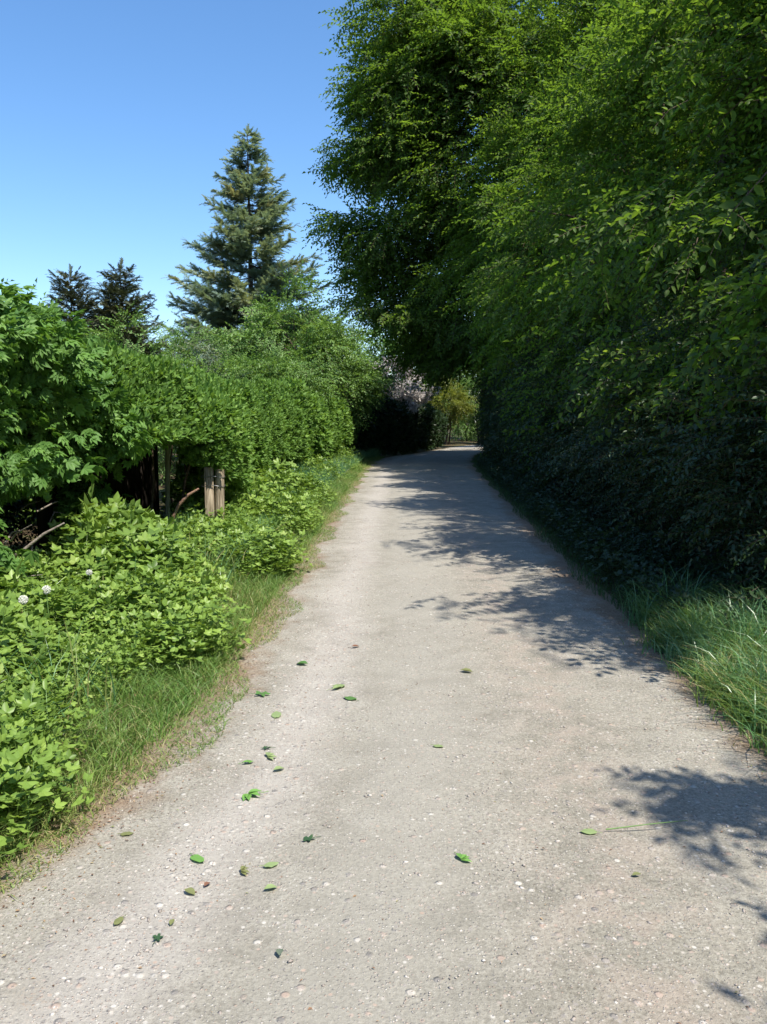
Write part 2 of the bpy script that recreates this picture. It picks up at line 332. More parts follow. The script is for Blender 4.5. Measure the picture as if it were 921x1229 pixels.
def T_whorl(seed, n=8, leaf=.5, W=.45, lo=False):
    """tuft of leaves round a short shoot"""
    r = random.Random(seed); V = []; F = []; Tn = []; k = 0
    for i in range(n):
        l = leaf * r.uniform(.65, 1.15); a = i * 2.4 + r.uniform(-.4, .4); h = .55 * i / n
        v, f = leaf_shape(l, l * W * r.uniform(.85, 1.15), .08, -r.uniform(0, .3), lo)
        m = rotm('y', a) @ rotm('x', R(-r.uniform(5, 60)))
        v = v @ rotm('y', r.uniform(-.5, .5)).T
        V += list(v @ (rotm('y', a) @ rotm('x', R(r.uniform(10, 75)))).T + (0, h, 0)); F += [tuple(q + k for q in t) for t in f]; Tn += [r.uniform(-.5, .5)] * len(f); k += len(v)
    return np.array(V, np.float32), np.array(F), np.zeros(len(F), int), np.array(Tn, np.float32)
def T_palm(seed, n=6, leaf=.42):
    """shoot with a few hand-shaped leaves, each of five drooping leaflets"""
    r = random.Random(seed); V = []; F = []; Tn = []; k = 0
    for i in range(n):
        a = i * 2.4 + r.uniform(-.3, .3); base = np.array([math.sin(a) * .45 * r.uniform(.5, 1), .25 + .6 * r.random(), math.cos(a) * .45 * r.uniform(.3, 1)])
        tn = r.uniform(-.45, .45); mm = rotm('z', r.uniform(-1, 1)) @ rotm('x', r.uniform(-.9, .5))
        for q in range(5):
            b = (q - 2) * .62; l = leaf * (1 - .13 * abs(q - 2)) * r.uniform(.85, 1.1)
            v, f = leaf_shape(l, l * .42, .06, -.35)
            V += list(v @ (mm @ rotm('z', -b)).T + base); F += [tuple(z + k for z in t) for t in f]; Tn += [tn] * len(f); k += len(v)
    return np.array(V, np.float32), np.array(F), np.zeros(len(F), int), np.array(Tn, np.float32)
def T_herb(seed, n=5, leaf=.118):
    """herb shoot along +Y: stem with stalked leaves of three leaflets"""
    r = random.Random(seed); V = []; F = []; Mt = []; Tn = []; k = 0
    V += [np.array(p) for p in ((.008, 0, 0), (-.008, 0, 0), (0, .9, .01))]; F += [(0, 1, 2)]; Mt += [0]; Tn += [-.4]; k = 3
    for i in range(n):
        t = .28 + .68 * (i + .5) / n; a = i * 2.4 + r.uniform(-.4, .4); out_ = (1.05 - t) * .5 + .04
        base = np.array([math.sin(a) * out_, t + .05 * r.random(), math.cos(a) * out_]); s0 = np.array([0, t - .12, 0])
        V += [s0, base, s0 + (.006, .01, 0)]; F += [(k, k + 1, k + 2)]; Mt += [0]; Tn += [-.3]; k += 3
        tn = r.uniform(-.5, .5); tilt = r.uniform(-.95, .6)
        for q in (-1, 0, 1):
            l = leaf * (1 if q == 0 else .85) * r.uniform(.85, 1.15)
            v, f = leaf_shape(l, l * .66, .07, -.22)
            # leaf lies in XZ (horizontal when the herb stands along Y): +Y leaf axis -> radial
            m = rotm('y', a) @ rotm('x', math.pi / 2 + tilt) @ rotm('z', q * 1.15)
            V += list(v @ m.T + base); F += [tuple(z + k for z in tt) for tt in f]; Mt += [0] * len(f); Tn += [tn + r.uniform(-.12, .12)] * len(f); k += len(v)
    return np.array(V, np.float32), np.array(F), np.array(Mt), np.array(Tn, np.float32)
def T_needle(seed, n=34, l=.26, wd=.06, droop=.15):
    r = random.Random(seed); V = []; F = []; Mt = []; Tn = []; k = 0
    V += [np.array(p) for p in ((.012, 0, 0), (-.012, 0, 0), (0, 1, -droop))]; F += [(0, 1, 2)]; Mt += [1]; Tn += [0]; k = 3
    for i in range(n):
        t = .05 + .95 * i / n; s = -1 if i % 2 else 1; ll = l * r.uniform(.7, 1.3) * (1.2 - .6 * t)
        a = R(r.uniform(35, 65)) * s; m = rotm('z', -a) @ rotm('x', R(r.uniform(-25, 20)))
        v = np.array([(-wd * .4, 0, 0), (wd * .4, 0, 0), (wd * .5, ll * .6, -.01), (0, ll, -.03)])
        V += list(v @ m.T + np.array([0, t, -droop * t * t])); F += [(k, k + 1, k + 2), (k, k + 2, k + 3)]; Mt += [0, 0]; q = r.uniform(-.4, .4); Tn += [q, q]; k += 4
    return np.array(V, np.float32), np.array(F), np.array(Mt), np.array(Tn, np.float32)

TS = [T_spray(i) for i in range(5)]
TSL = [T_spray(20 + i, 9, .24, .55, lo=True, twig=False) for i in range(4)]
TSM = [T_spray(30 + i, 12, .19, .52, lo=True, twig=True) for i in range(4)]
TH = [T_whorl(i, 9, .5, .5) for i in range(5)]
THL = [T_whorl(40 + i, 7, .55, .55, lo=True) for i in range(4)]
TP = [T_palm(i) for i in range(5)]
TR = [T_herb(i, 12) for i in range(6)]
TN = [T_needle(i) for i in range(4)]
TWISP = [T_spray(60 + i, 17, .12, .42, lo=True, ang=45, droop=.2) for i in range(4)]

def norm(v): return v / (np.linalg.norm(v, axis=-1, keepdims=True) + 1e-9)
def scatter(mb, tmpl, pos, dirs, scale, tone, up=None, r=rng, upj=.35):
    """stamp templates: +Y of the template along dirs, +Z near up"""
    n = len(pos)
    if n == 0: return
    d = norm(dirs); u = np.zeros((n, 3)) + (0, 0, 1.) if up is None else np.broadcast_to(up, (n, 3)).astype(float)
    u = u + r.normal(0, upj, (n, 3)); x = norm(np.cross(d, u)); z = np.cross(x, d)
    Rm = np.stack([x, d, z], -1) * np.broadcast_to(scale, (n,))[:, None, None]
    which = r.integers(0, len(tmpl), n); tone = np.broadcast_to(tone, (n,))
    for i, (V, F, Mt, Tn) in enumerate(tmpl):
        s = np.where(which == i)[0]
        if not len(s): continue
        W = np.einsum('nij,kj->nki', Rm[s], V) + pos[s][:, None]
        FF = (F[None] + (np.arange(len(s)) * len(V))[:, None, None]).reshape(-1, 3)
        mb.add(W.reshape(-1, 3), FF, np.tile(Mt, len(s)), np.clip(tone[s][:, None] + Tn[None] * .55, 0, 1).ravel())

def shade_ok(p, slack=0.0, r=rng):
    """keeps foliage whose shade stays on the lane's east side and foliage clear of the lane itself"""
    x, y, z = p[:, 0], p[:, 1], p[:, 2]
    sx, sy = x - SX * z, y - SY * z
    d = sx - slim(sy) + .26 - slack + r.normal(0, .05, len(x)) - np.clip((z - 1.5) / 2, 0, 1) * .55 * np.clip(.75 + 1.6 * np.sin(y * 1.6 + z * 1.1 + np.sin(z * 2)) * np.sin(z * 1.9 - y * .7), 0, 2.2)
    nz = np.sin(sx * 9 + 2 * np.sin(sy * 5)) * np.sin(sy * 11 + 1.5 * np.sin(sx * 7 + 1)) + .6 * np.sin(sx * 21 + sy * 5) * np.sin(sy * 19 - sx * 8) + .5 * np.sin(sx * 3.1 + sy * 2.3)
    ok = ((d > 0) & (nz < -.75 + 2.1 * np.clip(d / 1.1, 0, 1) + .8 * np.clip(d - 1.1, 0, 5))) | (z < .35)
    ok &= ~((sx > -2.8) & (sx < 1.4) & (sy > 42.2) & (sy < 46.6) & (z > 4.6)) & ~((sx > 1.9) & (sx < 4) & (sy > 4.9) & (sy < 6.2) & (z > .9)) & ~((sx > 1.8) & (sx < 7) & (sy > 44.5) & (sy < 50.2) & (z > 2)) & ~((sx > 0) & (sx < 6) & (sy > 53) & (sy < 58) & (z > 4))
    low = (x > xr(y) + .42 + .2 * np.sin(y * 1.9) * np.sin(y * .7 + z) + r.normal(0, .1, len(x))) | (z > 2.9 + .12 * np.maximum(y - 26, 0))
    # no branch hangs into the lens: the bough line recedes near the camera
    near = (x > 1.7 + .36 * np.abs(y) * 0 + .32 * np.clip(z - .5, 0, 3)) | (y > 4.5)
    return ok & low & near

def crown(r, c, rad, nclump, clump_r, per, shell=.55, flat=.6, lump=.16, zmin=None):
    """clump centres in an uneven ellipsoid, sprays round each; returns positions, outward directions, clump centres"""
    c = np.array(c, float); rad = np.array(rad, float)
    d = norm(r.normal(0, 1, (nclump, 3))); k = 1 + lump * np.sin(d[:, 0] * 5 + c[0]) * np.sin(d[:, 1] * 4 + c[1]) + lump * np.sin(d[:, 2] * 7 + c[0] * 2)
    rr = (shell + (1 - shell) * r.random(nclump) ** .6) * k
    cc = c + d * rad * rr[:, None]
    idx = np.repeat(np.arange(nclump), per); o = r.normal(0, 1, (len(idx), 3)); o = norm(o) * (r.random((len(idx), 1)) ** .45)
    cr = clump_r * (.7 + .6 * r.random(nclump)); pos = cc[idx] + o * cr[idx][:, None] * (1, 1, flat)
    out_ = norm((pos - c) / rad) * (1, 1, .55) + o * .55
    tone_c = r.normal(.5, .1, nclump)[idx]
    if zmin is not None: s = pos[:, 2] > zmin; pos, out_, tone_c = pos[s], out_[s], tone_c[s]
    return pos, out_, tone_c, cc

def wood(r, base, h, r0, targets, lean=(0, 0), nl=12, mat=None, name='trunk', parent=None, multi=1, lr=.3):
    """tapering trunk with limbs bending to clump centres: trunk and limbs are two parts"""
    mb = MB(); axes = []
    for q in range(multi):
        n = 9; t = np.linspace(0, 1, n); a = q * 2.4
        ox = (.12 * q) * np.cos(a) + (np.cos(a) * .12 * h * t if multi > 1 else 0); oy = (.12 * q) * np.sin(a) + (np.sin(a) * .12 * h * t if multi > 1 else 0)
        pts = np.stack([base[0] + lean[0] * t * h + .05 * h * np.sin(t * 3 + base[1] + q) * t * .5 + ox, base[1] + lean[1] * t * h + .03 * h * np.sin(t * 4 + base[0]) * t + oy, base[2] - .1 + t * h], 1)
        rad = r0 * (1 - .82 * t) * (1 if q == 0 else .75); rad[0] *= 1.35
        mb.tube(pts, rad, 9); axes.append(pts)
    if len(targets) and nl:
        lb = mb; sel = targets[r.permutation(len(targets))[:nl]]
        for tg in sel:
            ax = axes[r.integers(0, multi)]
            hz = min(max(tg[2] - .35 * np.hypot(tg[0] - base[0], tg[1] - base[1]), .12 * h + base[2]), base[2] + .9 * h)
            s = np.array([np.interp(hz, ax[:, 2], ax[:, i]) for i in range(3)]); m1 = (s + tg) / 2 + (0, 0, .12 * np.linalg.norm(tg - s)) + r.normal(0, .05, 3) * np.linalg.norm(tg - s)
            t = np.linspace(0, 1, 6)[:, None]; pts = (1 - t) ** 2 * s + 2 * t * (1 - t) * m1 + t * t * tg
            lb.tube(pts, np.linspace(r0 * lr, r0 * .05 + .003, 6), 5)
    return mb.build(name, mat or M['bark'], parent, smooth=True)

# ------------------------------------------------------------------ right-hand row of tall trees
ROW_GROUP = 'tall leafy trees in the row along the right side of the path'
def row_tree(x, y, h, rx, ry, label, seed, tm, sz, nclump, per, free=None, edge=None, cz=None, zmin=.5, filt=True, extra=None, trunk_r=.17, clump_r=.85, shell=.5, lean=(0, 0)):
    r = np.random.default_rng(seed); t = empty('leafy_tree', (x, y, 0), 0, label, 'tree', ROW_GROUP)
    c = (x, y, cz or h * .52); rad = (rx, ry, h * .5)
    pos, o, tn, cc = crown(r, c, rad, nclump, clump_r, per, shell, .55, zmin=zmin)
    if extra is not None:
        for (ec, er, en, ep) in extra:
            p2, o2, t2, c2 = crown(r, ec, er, en, clump_r * .8, ep, .3, .5); pos = np.vstack([pos, p2]); o = np.vstack([o, o2]); tn = np.concatenate([tn, t2]); cc = np.vstack([cc, c2])
    if filt:
        k = shade_ok(pos, 0, r)
        if free is not None:      # boughs reaching over the bend
            (fc, fr) = free; k |= (np.sum(((pos - fc) / fr) ** 2, 1) < 1) & (pos[:, 2] > 3.0) & (r.random(len(pos)) < .8)
        if edge is not None: k &= pos[:, 0] > np.interp(pos[:, 2], edge[0], edge[1]) + r.normal(0, .22, len(pos)) + .3 * np.sin(pos[:, 2] * 2.6) + .15 * np.sin(pos[:, 2] * 6)
        pos, o, tn = pos[k], o[k], tn[k]; cc = cc[shade_ok(cc, .4, r)]
    o = o + (0, 0, -.25) + r.normal(0, .25, o.shape)
    mb = MB(); scatter(mb, tm, pos - norm(o) * sz * .4, o, sz * r.uniform(.7, 1.25, len(pos)), tn, r=r)
    mb.build('crown', [M['row'], M['twig']], t)
    wood(r, (x, y, 0), h * .8, trunk_r, cc, lean, 26, parent=t)
    return t

def front(y): return float(xr(y))
# behind and beside the camera (they shade the near right corner)
row_tree(5.2, -4.0, 9.5, 3.0, 2.8, 'leafy tree beside the lane behind the photographer, shading the near corner', 101, TSL, .75, 110, 22)
row_tree(5.6, .4, 9.5, 3.3, 2.6, 'leafy tree nearest on the right whose boughs throw shade on the near corner', 102, TSM, .6, 190, 34, extra=[((2.8, 1.2, 3.2), (.9, .9, .8), 12, 26), ((2.9, 1.7, 3.6), (.9, .5, .5), 10, 26), ((3.1, -.2, 3.4), (.8, .8, .7), 16, 30), ((2.7, .6, 2.9), (.7, .5, .5), 12, 30), ((3.4, 1.6, 3.6), (.9, .6, .6), 16, 30)])
row_tree(5.3, 5.6, 9.5, 3.5, 2.7, 'dark leafy tree filling the upper right of the view', 103, TS, .6, 220, 42, zmin=.3, clump_r=.75)
row_tree(5.3, 9.6, 10.5, 3.7, 2.8, 'leafy tree second in the right row, boughs hanging to the ground', 104, TS, .62, 240, 42, zmin=.3, clump_r=.75)
row_tree(5.7, 14.2, 10, 4.0, 3.1, 'leafy tree midway along the right row with long boughs over the path', 105, TSM, .58, 280, 40, zmin=.3)
row_tree(6.3, 19.6, 11.2, 4.6, 3.6, 'leafy tree beyond the middle of the right row', 106, TSM, .66, 280, 40, zmin=.3)
row_tree(7.4, 26, 14.5, 6.0, 4.2, 'very tall leafy tree before the bend with its crown lit at the left', 107, TSM, .78, 400, 44, zmin=.3, trunk_r=.26, clump_r=1.1, extra=[((4.6, 27.5, 8), (2.4, 2.0, 3), 34, 34), ((5.0, 28.5, 12), (2.6, 2.0, 2.0), 24, 34)])
row_tree(7.0, 33.0, 21, 8.1, 4.6, 'tallest tree at the bend, its sunlit crown reaching over the path against the sky', 108, TSM, .95, 560, 42, cz=11.8, zmin=.3, trunk_r=.34, clump_r=1.35, shell=.45, free=((.6, 33.2, 10.5), (3.6, 4.5, 8.5)), edge=((3, 4.5, 5.7, 6.7, 9.3, 10.8, 13, 15, 17, 21), (1.6, .1, -1.1, -1.9, -2.5, -2.3, -1.6, -1.3, -1.2, 1)),
         extra=[((.4, 32.5, 8.8), (2.6, 2.6, 1.0), 26, 30), ((.3, 31.8, 11.4), (2.3, 2.4, 1.3), 28, 30), ((1.0, 31.8, 16), (2.3, 2.4, 2.2), 44, 32), ((.4, 32, 13.4), (2.0, 2.4, 1.2), 28, 30), ((.9, 32.5, 5.8), (2.0, 2.4, 1.3), 26, 30), ((2.6, 31, 14.5), (2.2, 2.4, 1.6), 24, 30), ((2.3, 33.5, 4.2), (1.8, 2.4, .8), 26, 28), ((-.3, 33.5, 6.8), (1.6, 1.8, 1.6), 26, 30), ((3.0, 31, 13.5), (3, 2.4, 3), 44, 34)])
row_tree(8.8, 41, 18, 6.2, 4.6, 'tall leafy tree past the bend, dark against its neighbours', 109, TSL, 1.05, 240, 34, zmin=.3, filt=True, trunk_r=.26, clump_r=1.2)
row_tree(12.5, 49, 16, 6.0, 5, 'leafy tree at the far end of the right row', 110, TSL, 1.1, 180, 30, zmin=.5, filt=True, trunk_r=.24, clump_r=1.2)
# second rank behind the row: shares one crown mesh
r2 = np.random.default_rng(77)
def generic_tree(name, label, x, y, h, rad, mat, tm, sz, nclump, per, seed, cat='tree', group=None, zmin=.3, shell=.5, clump_r=.7, trunk_r=.14, multi=1, nl=12, cz=None, lump=.16, keep=None, droop=-.15, barkm=None, flat=.6):
    r = np.random.default_rng(seed); t = empty(name, (x, y, 0), 0, label, cat, group)
    pos, o, tn, cc = crown(r, (x, y, cz or h - rad[2]), rad, nclump, clump_r, per, shell, flat, lump, zmin)
    if keep is not None: k = keep(pos); pos, o, tn = pos[k], o[k], tn[k]; cc = cc[keep(cc)]
    o = o + (0, 0, droop) + r.normal(0, .25, o.shape)
    mb = MB(); scatter(mb, tm, pos - norm(o) * sz * .35, o, sz * r.uniform(.7, 1.25, len(pos)), tn, r=r, upj=.5)
    mb.build('crown', [mat, M['twig']], t)
    wood(r, (x, y, 0), h * .75, trunk_r, cc, (0, 0), nl, barkm, 'trunk', t, multi)
    return t
def dup(root, loc, rz, s, label, group=None):
    r_ = root.copy(); COL.objects.link(r_); r_.location = loc; r_.rotation_euler = (0, 0, rz); r_.scale = (s, s, s)
    r_['label'] = label
    if group: r_['group'] = group
    for ch in root.children:
        c = ch.copy(); COL.objects.link(c); c.parent = r_
    return r_
BACK = 'trees standing in a second rank behind the right row'
bt = generic_tree('leafy_tree', 'dim leafy tree behind the right row, sky showing between its leaves', 11.2, 5.5, 10, (3.6, 3.2, 5), M['row'], TSL, .8, 170, 26, 201, group=BACK)
for i, (x, y, s) in enumerate([(10.5, -1.5, 1.), (11, 12, 1.1), (12, 19, 1.0), (13.5, 27, 1.05), (15, 36, 1.2)]):
    dup(bt, (x, y, 0), 1.1 * i + .5, s, ['dim leafy tree behind the nearest right-hand tree', 'dim leafy tree behind the second tree of the right row', 'dim leafy tree behind the middle of the right row', 'dim leafy tree behind the very tall tree before the bend', 'dim leafy tree behind the tallest tree at the bend'][i])
# low thicket under the row, down to the verge
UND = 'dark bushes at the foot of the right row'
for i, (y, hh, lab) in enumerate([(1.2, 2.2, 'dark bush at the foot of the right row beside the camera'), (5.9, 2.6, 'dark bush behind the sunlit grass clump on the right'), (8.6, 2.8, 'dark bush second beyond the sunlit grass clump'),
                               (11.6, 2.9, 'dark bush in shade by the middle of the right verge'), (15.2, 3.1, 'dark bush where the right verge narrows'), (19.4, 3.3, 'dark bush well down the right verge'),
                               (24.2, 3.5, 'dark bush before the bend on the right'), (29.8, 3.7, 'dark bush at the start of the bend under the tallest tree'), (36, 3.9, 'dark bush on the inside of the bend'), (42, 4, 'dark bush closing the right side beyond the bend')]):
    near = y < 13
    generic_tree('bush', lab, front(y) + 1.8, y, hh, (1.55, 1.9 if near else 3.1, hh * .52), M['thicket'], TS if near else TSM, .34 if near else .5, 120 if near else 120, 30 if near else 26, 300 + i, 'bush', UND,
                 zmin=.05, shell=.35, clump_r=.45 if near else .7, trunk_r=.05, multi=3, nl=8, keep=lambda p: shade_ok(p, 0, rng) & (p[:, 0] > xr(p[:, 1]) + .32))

# ------------------------------------------------------------------ left side: shrubs, hedge, gate
# near big-leaved shrub: a dense head over a dark hollow
def near_shrub():
    r = np.random.default_rng(400); t = empty('shrub', (-3.9, 6.4, 0), 0, 'large broad-leaved shrub at the left edge with a dark hollow under its leafy head', 'shrub')
    P_, O_, T_, C_ = [], [], [], []
    for c, rad, n in (((-3.9, 6.2, 1.75), (1.15, 1.9, .95), 150), ((-4.3, 5.0, 1.75), (1.4, 1.4, .85), 70), ((-3.9, 7.2, 2.1), (.7, .9, .72), 50), ((-3.4, 8.2, 1.75), (.7, 1.0, .5), 50), ((-3.6, 5.6, .95), (.7, 1.2, .6), 26), ((-5.2, 6.5, 1.6), (1.5, 2.2, 1.2), 60)):
        p, o, tn, cc = crown(r, c, rad, n, .3, 27, .45, .7); P_.append(p); O_.append(o); T_.append(tn); C_.append(cc)
    for c in ((-3.05, 8.9, .75), (-3.0, 8.5, .6), (-3.2, 8.7, 1.0), (-2.85, 5.6, .8), (-3.0, 5.0, 1.1)):      # low side shoots catching the sun
        p, o, tn, cc = crown(r, c, (.2, .25, .2), 6, .15, 16, .3, .8); P_.append(p); O_.append(o); T_.append(tn); C_.append(cc)
    pos, o, tn, cc = np.vstack(P_), np.vstack(O_), np.concatenate(T_), np.vstack(C_)
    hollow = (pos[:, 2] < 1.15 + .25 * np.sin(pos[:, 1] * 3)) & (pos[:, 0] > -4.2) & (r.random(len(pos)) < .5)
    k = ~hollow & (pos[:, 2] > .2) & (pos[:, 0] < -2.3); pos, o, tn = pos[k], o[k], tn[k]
    o = o + (0, 0, -.3) + r.normal(0, .35, o.shape)
    mb = MB(); scatter(mb, TP, pos, o, .2 * r.uniform(.75, 1.3, len(pos)), tn, r=r, upj=.7)
    mb.build('leaves', [M['bigleaf'], M['twig']], t)
    for q in range(20):
        mb = MB(); b = np.array([-3.7 + r.normal(0, .45), 6.0 + r.normal(0, .9), 0]); tg = cc[r.integers(0, len(cc))]
        m1 = (b + tg) / 2 + r.normal(0, .2, 3); s = np.linspace(0, 1, 7)[:, None]; mb.tube((1 - s) ** 2 * b + 2 * s * (1 - s) * m1 + s * s * tg, np.linspace(.028, .006, 7), 6); mb.build('stem', M['twig'], t)
    for q in range(30):
        mb = MB(); b = np.array([-3.1 + r.normal(0, .25), 6.0 + r.normal(0, .8), r.uniform(.15, .9)]); d = norm(r.normal(0, 1, 3)) * r.uniform(.2, .55); d[2] = abs(d[2]) * .6
        mb.tube([b, b + d * .5 + r.normal(0, .03, 3), b + d], [.009, .007, .003], 5); mb.build('dry_twig', M['greytwig'], t)
near_shrub()

def hedge(name, label, y0, y1, ztop, depth, mat, tm, sz, n, seed, cat='hedge', zlow=.15, bulge=.25, group=None, fx=None, zgate=None):
    """a clipped but shaggy hedge following its front line, rounded on top"""
    r = np.random.default_rng(seed); ym = (y0 + y1) / 2; f = fx or hf
    t = empty(name, (float(f(ym)) - depth / 2, ym, 0), 0, label, cat, group)
    y = r.uniform(y0, y1, n); a = r.uniform(-.15 * np.pi, 1.0 * np.pi, n)          # 0 = front side, pi/2 = top
    zt = ztop(y) + .12 * np.sin(y * 1.7) + .08 * np.sin(y * 4.1 + 1); zc = zt * .55; hz = zt - zc
    low = r.random(n) < .33; a = np.where(low, 0, a); rr = .8 + .2 * r.random(n) ** .7 + .09 * np.sin(y * 2.4 + a * 3) + .06 * np.sin(y * 6 - a * 5)
    xc = f(y) - depth / 2; e = .8
    ca, sa = np.cos(a), np.sin(a)
    x = xc + depth / 2 * np.sign(ca) * np.abs(ca) ** e * rr + bulge * .5 * np.sin(y * 1.3) * .4
    z = zc + hz * np.sign(sa) * np.abs(sa) ** e * rr
    z = np.where(low, min(zlow, .9) + (r.random(n) if zlow < 1 else 1.2 + r.random(n)*.5) * (zc - min(zlow, .9)) , z); x = np.where(low, x - r.random(n) * .35 - .25 * (1 - z / zc), x)
    o = np.stack([ca * 1.0, r.normal(0, .35, n), sa + .45], 1) + r.normal(0, .6, (n, 3))
    pos = np.stack([x, y, z], 1); tn = .5 + .1 * np.sin(y * 2.7 + z * 3) + r.normal(0, .08, n)
    ok = z > (zlow if zgate is None else zgate(y)); pos, o, tn = pos[ok], o[ok], tn[ok]
    mb = MB(); scatter(mb, tm, pos, o, sz * r.uniform(.65, 1.3, len(pos)), tn, r=r, upj=.8)
    # long stray shoots
    ns = int((y1 - y0) * 14); ys_ = r.uniform(y0, y1, ns); zt = ztop(ys_); ps = np.stack([f(ys_) - depth * r.uniform(.1, .9, ns), ys_, zt - .02], 1)
    scatter(mb, TWISP, ps, r.normal(0, .35, (ns, 3)) + (0.1, 0, 1), sz * 1.7 * r.uniform(.6, 1.2, ns), .7, r=r)
    mb.build('leaves', [mat, M['twig']], t)
    for q in range(int((y1 - y0) * 1.6)):
        mb = MB(); yy = r.uniform(y0, y1); b = np.array([float(f(yy)) - depth * r.uniform(.25, .75), yy, -.05]); e_ = b + (r.normal(0, .2), r.normal(0, .25), float(ztop(yy)) * .8)
        mb.tube([b, (b + e_) / 2 + r.normal(0, .06, 3), e_], [.025, .018, .006], 5); mb.build('stem', M['twig'], t)
    return t
# hedge arching over the old gateway: high and hollow beneath
def zt_gate(y): return np.interp(y, [7.5, 9, 10.5, 12.5, 14], [2.25, 2.2, 2.08, 2.0, 2.0])
hedge('hedge', 'shaggy green hedge arching over the dark gap and posts', 8.6, 12.6, zt_gate, 1.5, M['hedge'], TH, .145, 12500, 410, zlow=1.12, zgate=lambda y: np.interp(y, [8.6, 9.75, 10.0, 10.5, 12], [1.4, 1.36, .98, .88, .6]), fx=lambda y: np.interp(y, [8.6, 9.4, 10.2, 12.6], [-2.35, -2.1, -1.85, -2.15]))
def zt_main(y): return np.interp(y, [12, 16, 20, 26, 33], [2.05, 2.15, 2.3, 2.5, 2.72])
hedge('hedge', 'bright green rounded hedge sunlit beside the grassy left verge', 12.2, 22.5, zt_main, 1.7, M['hedge'], TH, .165, 18500, 411, zlow=.15)
hedge('hedge', 'bright green hedge further on, ending where the shade begins', 22.3, 33.2, zt_main, 1.9, M['hedge'], THL, .26, 11000, 412, zlow=.15)
def zt_far(y): return np.interp(y, [34, 37, 42, 50], [2.9, 2.5, 2.15, 2.2])
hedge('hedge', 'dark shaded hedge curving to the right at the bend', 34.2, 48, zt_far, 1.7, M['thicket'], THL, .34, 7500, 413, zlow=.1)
hedge('hedge', 'broad green hedge standing behind the gateway and its posts', 7.6, 15, lambda y: 1.95 + 0 * y, 1.6, M['hedge'], THL, .26, 3000, 414, zlow=.3, fx=lambda y: hf(y) - 2.4)

# old fence of dark boards, posts, wires in the gateway
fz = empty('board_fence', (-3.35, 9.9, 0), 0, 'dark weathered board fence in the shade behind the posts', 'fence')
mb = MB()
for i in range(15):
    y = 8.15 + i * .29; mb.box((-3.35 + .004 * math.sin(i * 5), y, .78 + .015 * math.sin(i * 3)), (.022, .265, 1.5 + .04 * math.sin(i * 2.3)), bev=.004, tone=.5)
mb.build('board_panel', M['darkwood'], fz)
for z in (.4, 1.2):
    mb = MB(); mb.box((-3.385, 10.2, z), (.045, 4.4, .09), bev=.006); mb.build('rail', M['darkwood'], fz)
pt = empty('wooden_post', (-2.08, 10.05, 0), 0, 'stout pale weathered double post rising from the herbs, right of the dark gap', 'post')
mb = MB(); mb.box((-2.105, 10.04, .5), (.11, .1, 1.1), .06, bev=.012); mb.build('split_post', M['post'], pt)
mb = MB(); mb.tube([(-1.985, 10.06, -.05), (-1.99, 10.06, .5), (-1.975, 10.05, 1.02)], [.062, .058, .052], 10); mb.build('round_post', M['post'], pt, smooth=True)
mb = MB()
for z in (.82, .93):
    a = np.linspace(0, 2 * np.pi, 17); mb.tube(np.stack([-2.06 + .145 * np.cos(a), 10.05 + .075 * np.sin(a), z + .01 * np.sin(3 * a)], 1), .004, 5, cap=False)
mb.build('binding_wire', M['wire'], pt)
mb = MB(); mb.tube([(-2.62, 10.0, -.05), (-2.6, 10.0, .8), (-2.57, 9.98, 1.62)], [.032, .03, .03], 8)
tag(mb.build('wooden_post', M['greenpost'], loc=(-2.6, 10, 0), smooth=True), 'thin grey-green post standing left of the dark gap', 'post')
mb = MB(); a = np.linspace(0, 1, 14)
mb.tube(np.stack([-2.62 + .55 * a, 10.06 + 0 * a, 1.38 - .05 * np.sin(a * np.pi)], 1), .012, 6)
tag(mb.build('cross_rail', M['greytwig'], loc=(-2.4, 10, 1.3)), 'thin grey rail tied between the two posts', 'rail')
mb = MB(); mb.tube([(-2.55, 9.75, .1), (-2.47, 9.73, .48), (-2.4, 9.72, .62), (-2.28, 9.7, .74), (-2.16, 9.72, .81)], [.016, .018, .021, .017, .012], 8)
tag(mb.build('bent_branch', M['rust'], loc=(-2.4, 9.7, .1), smooth=True), 'bare brown bent branch curving across the dark gap', 'branch')
r = np.random.default_rng(3)
for i, (p0, d, lab) in enumerate([((-2.75, 6.3, .62), (.3, .05, .2), 'pale dry stick poking out of the near shrub'), ((-2.85, 6.0, .3), (-.05, -.1, .45), 'short broken grey stick at the foot of the near shrub')]):
    mb = MB(); p0 = np.array(p0); d = np.array(d); mb.tube([p0 - d * .4, p0, p0 + d * .5 + (0, 0, .02), p0 + d], [.014, .013, .012, .007], 6)
    tag(mb.build('dry_stick', M['greytwig'], loc=tuple(p0), smooth=True), lab, 'stick', 'dry sticks by the near shrub')

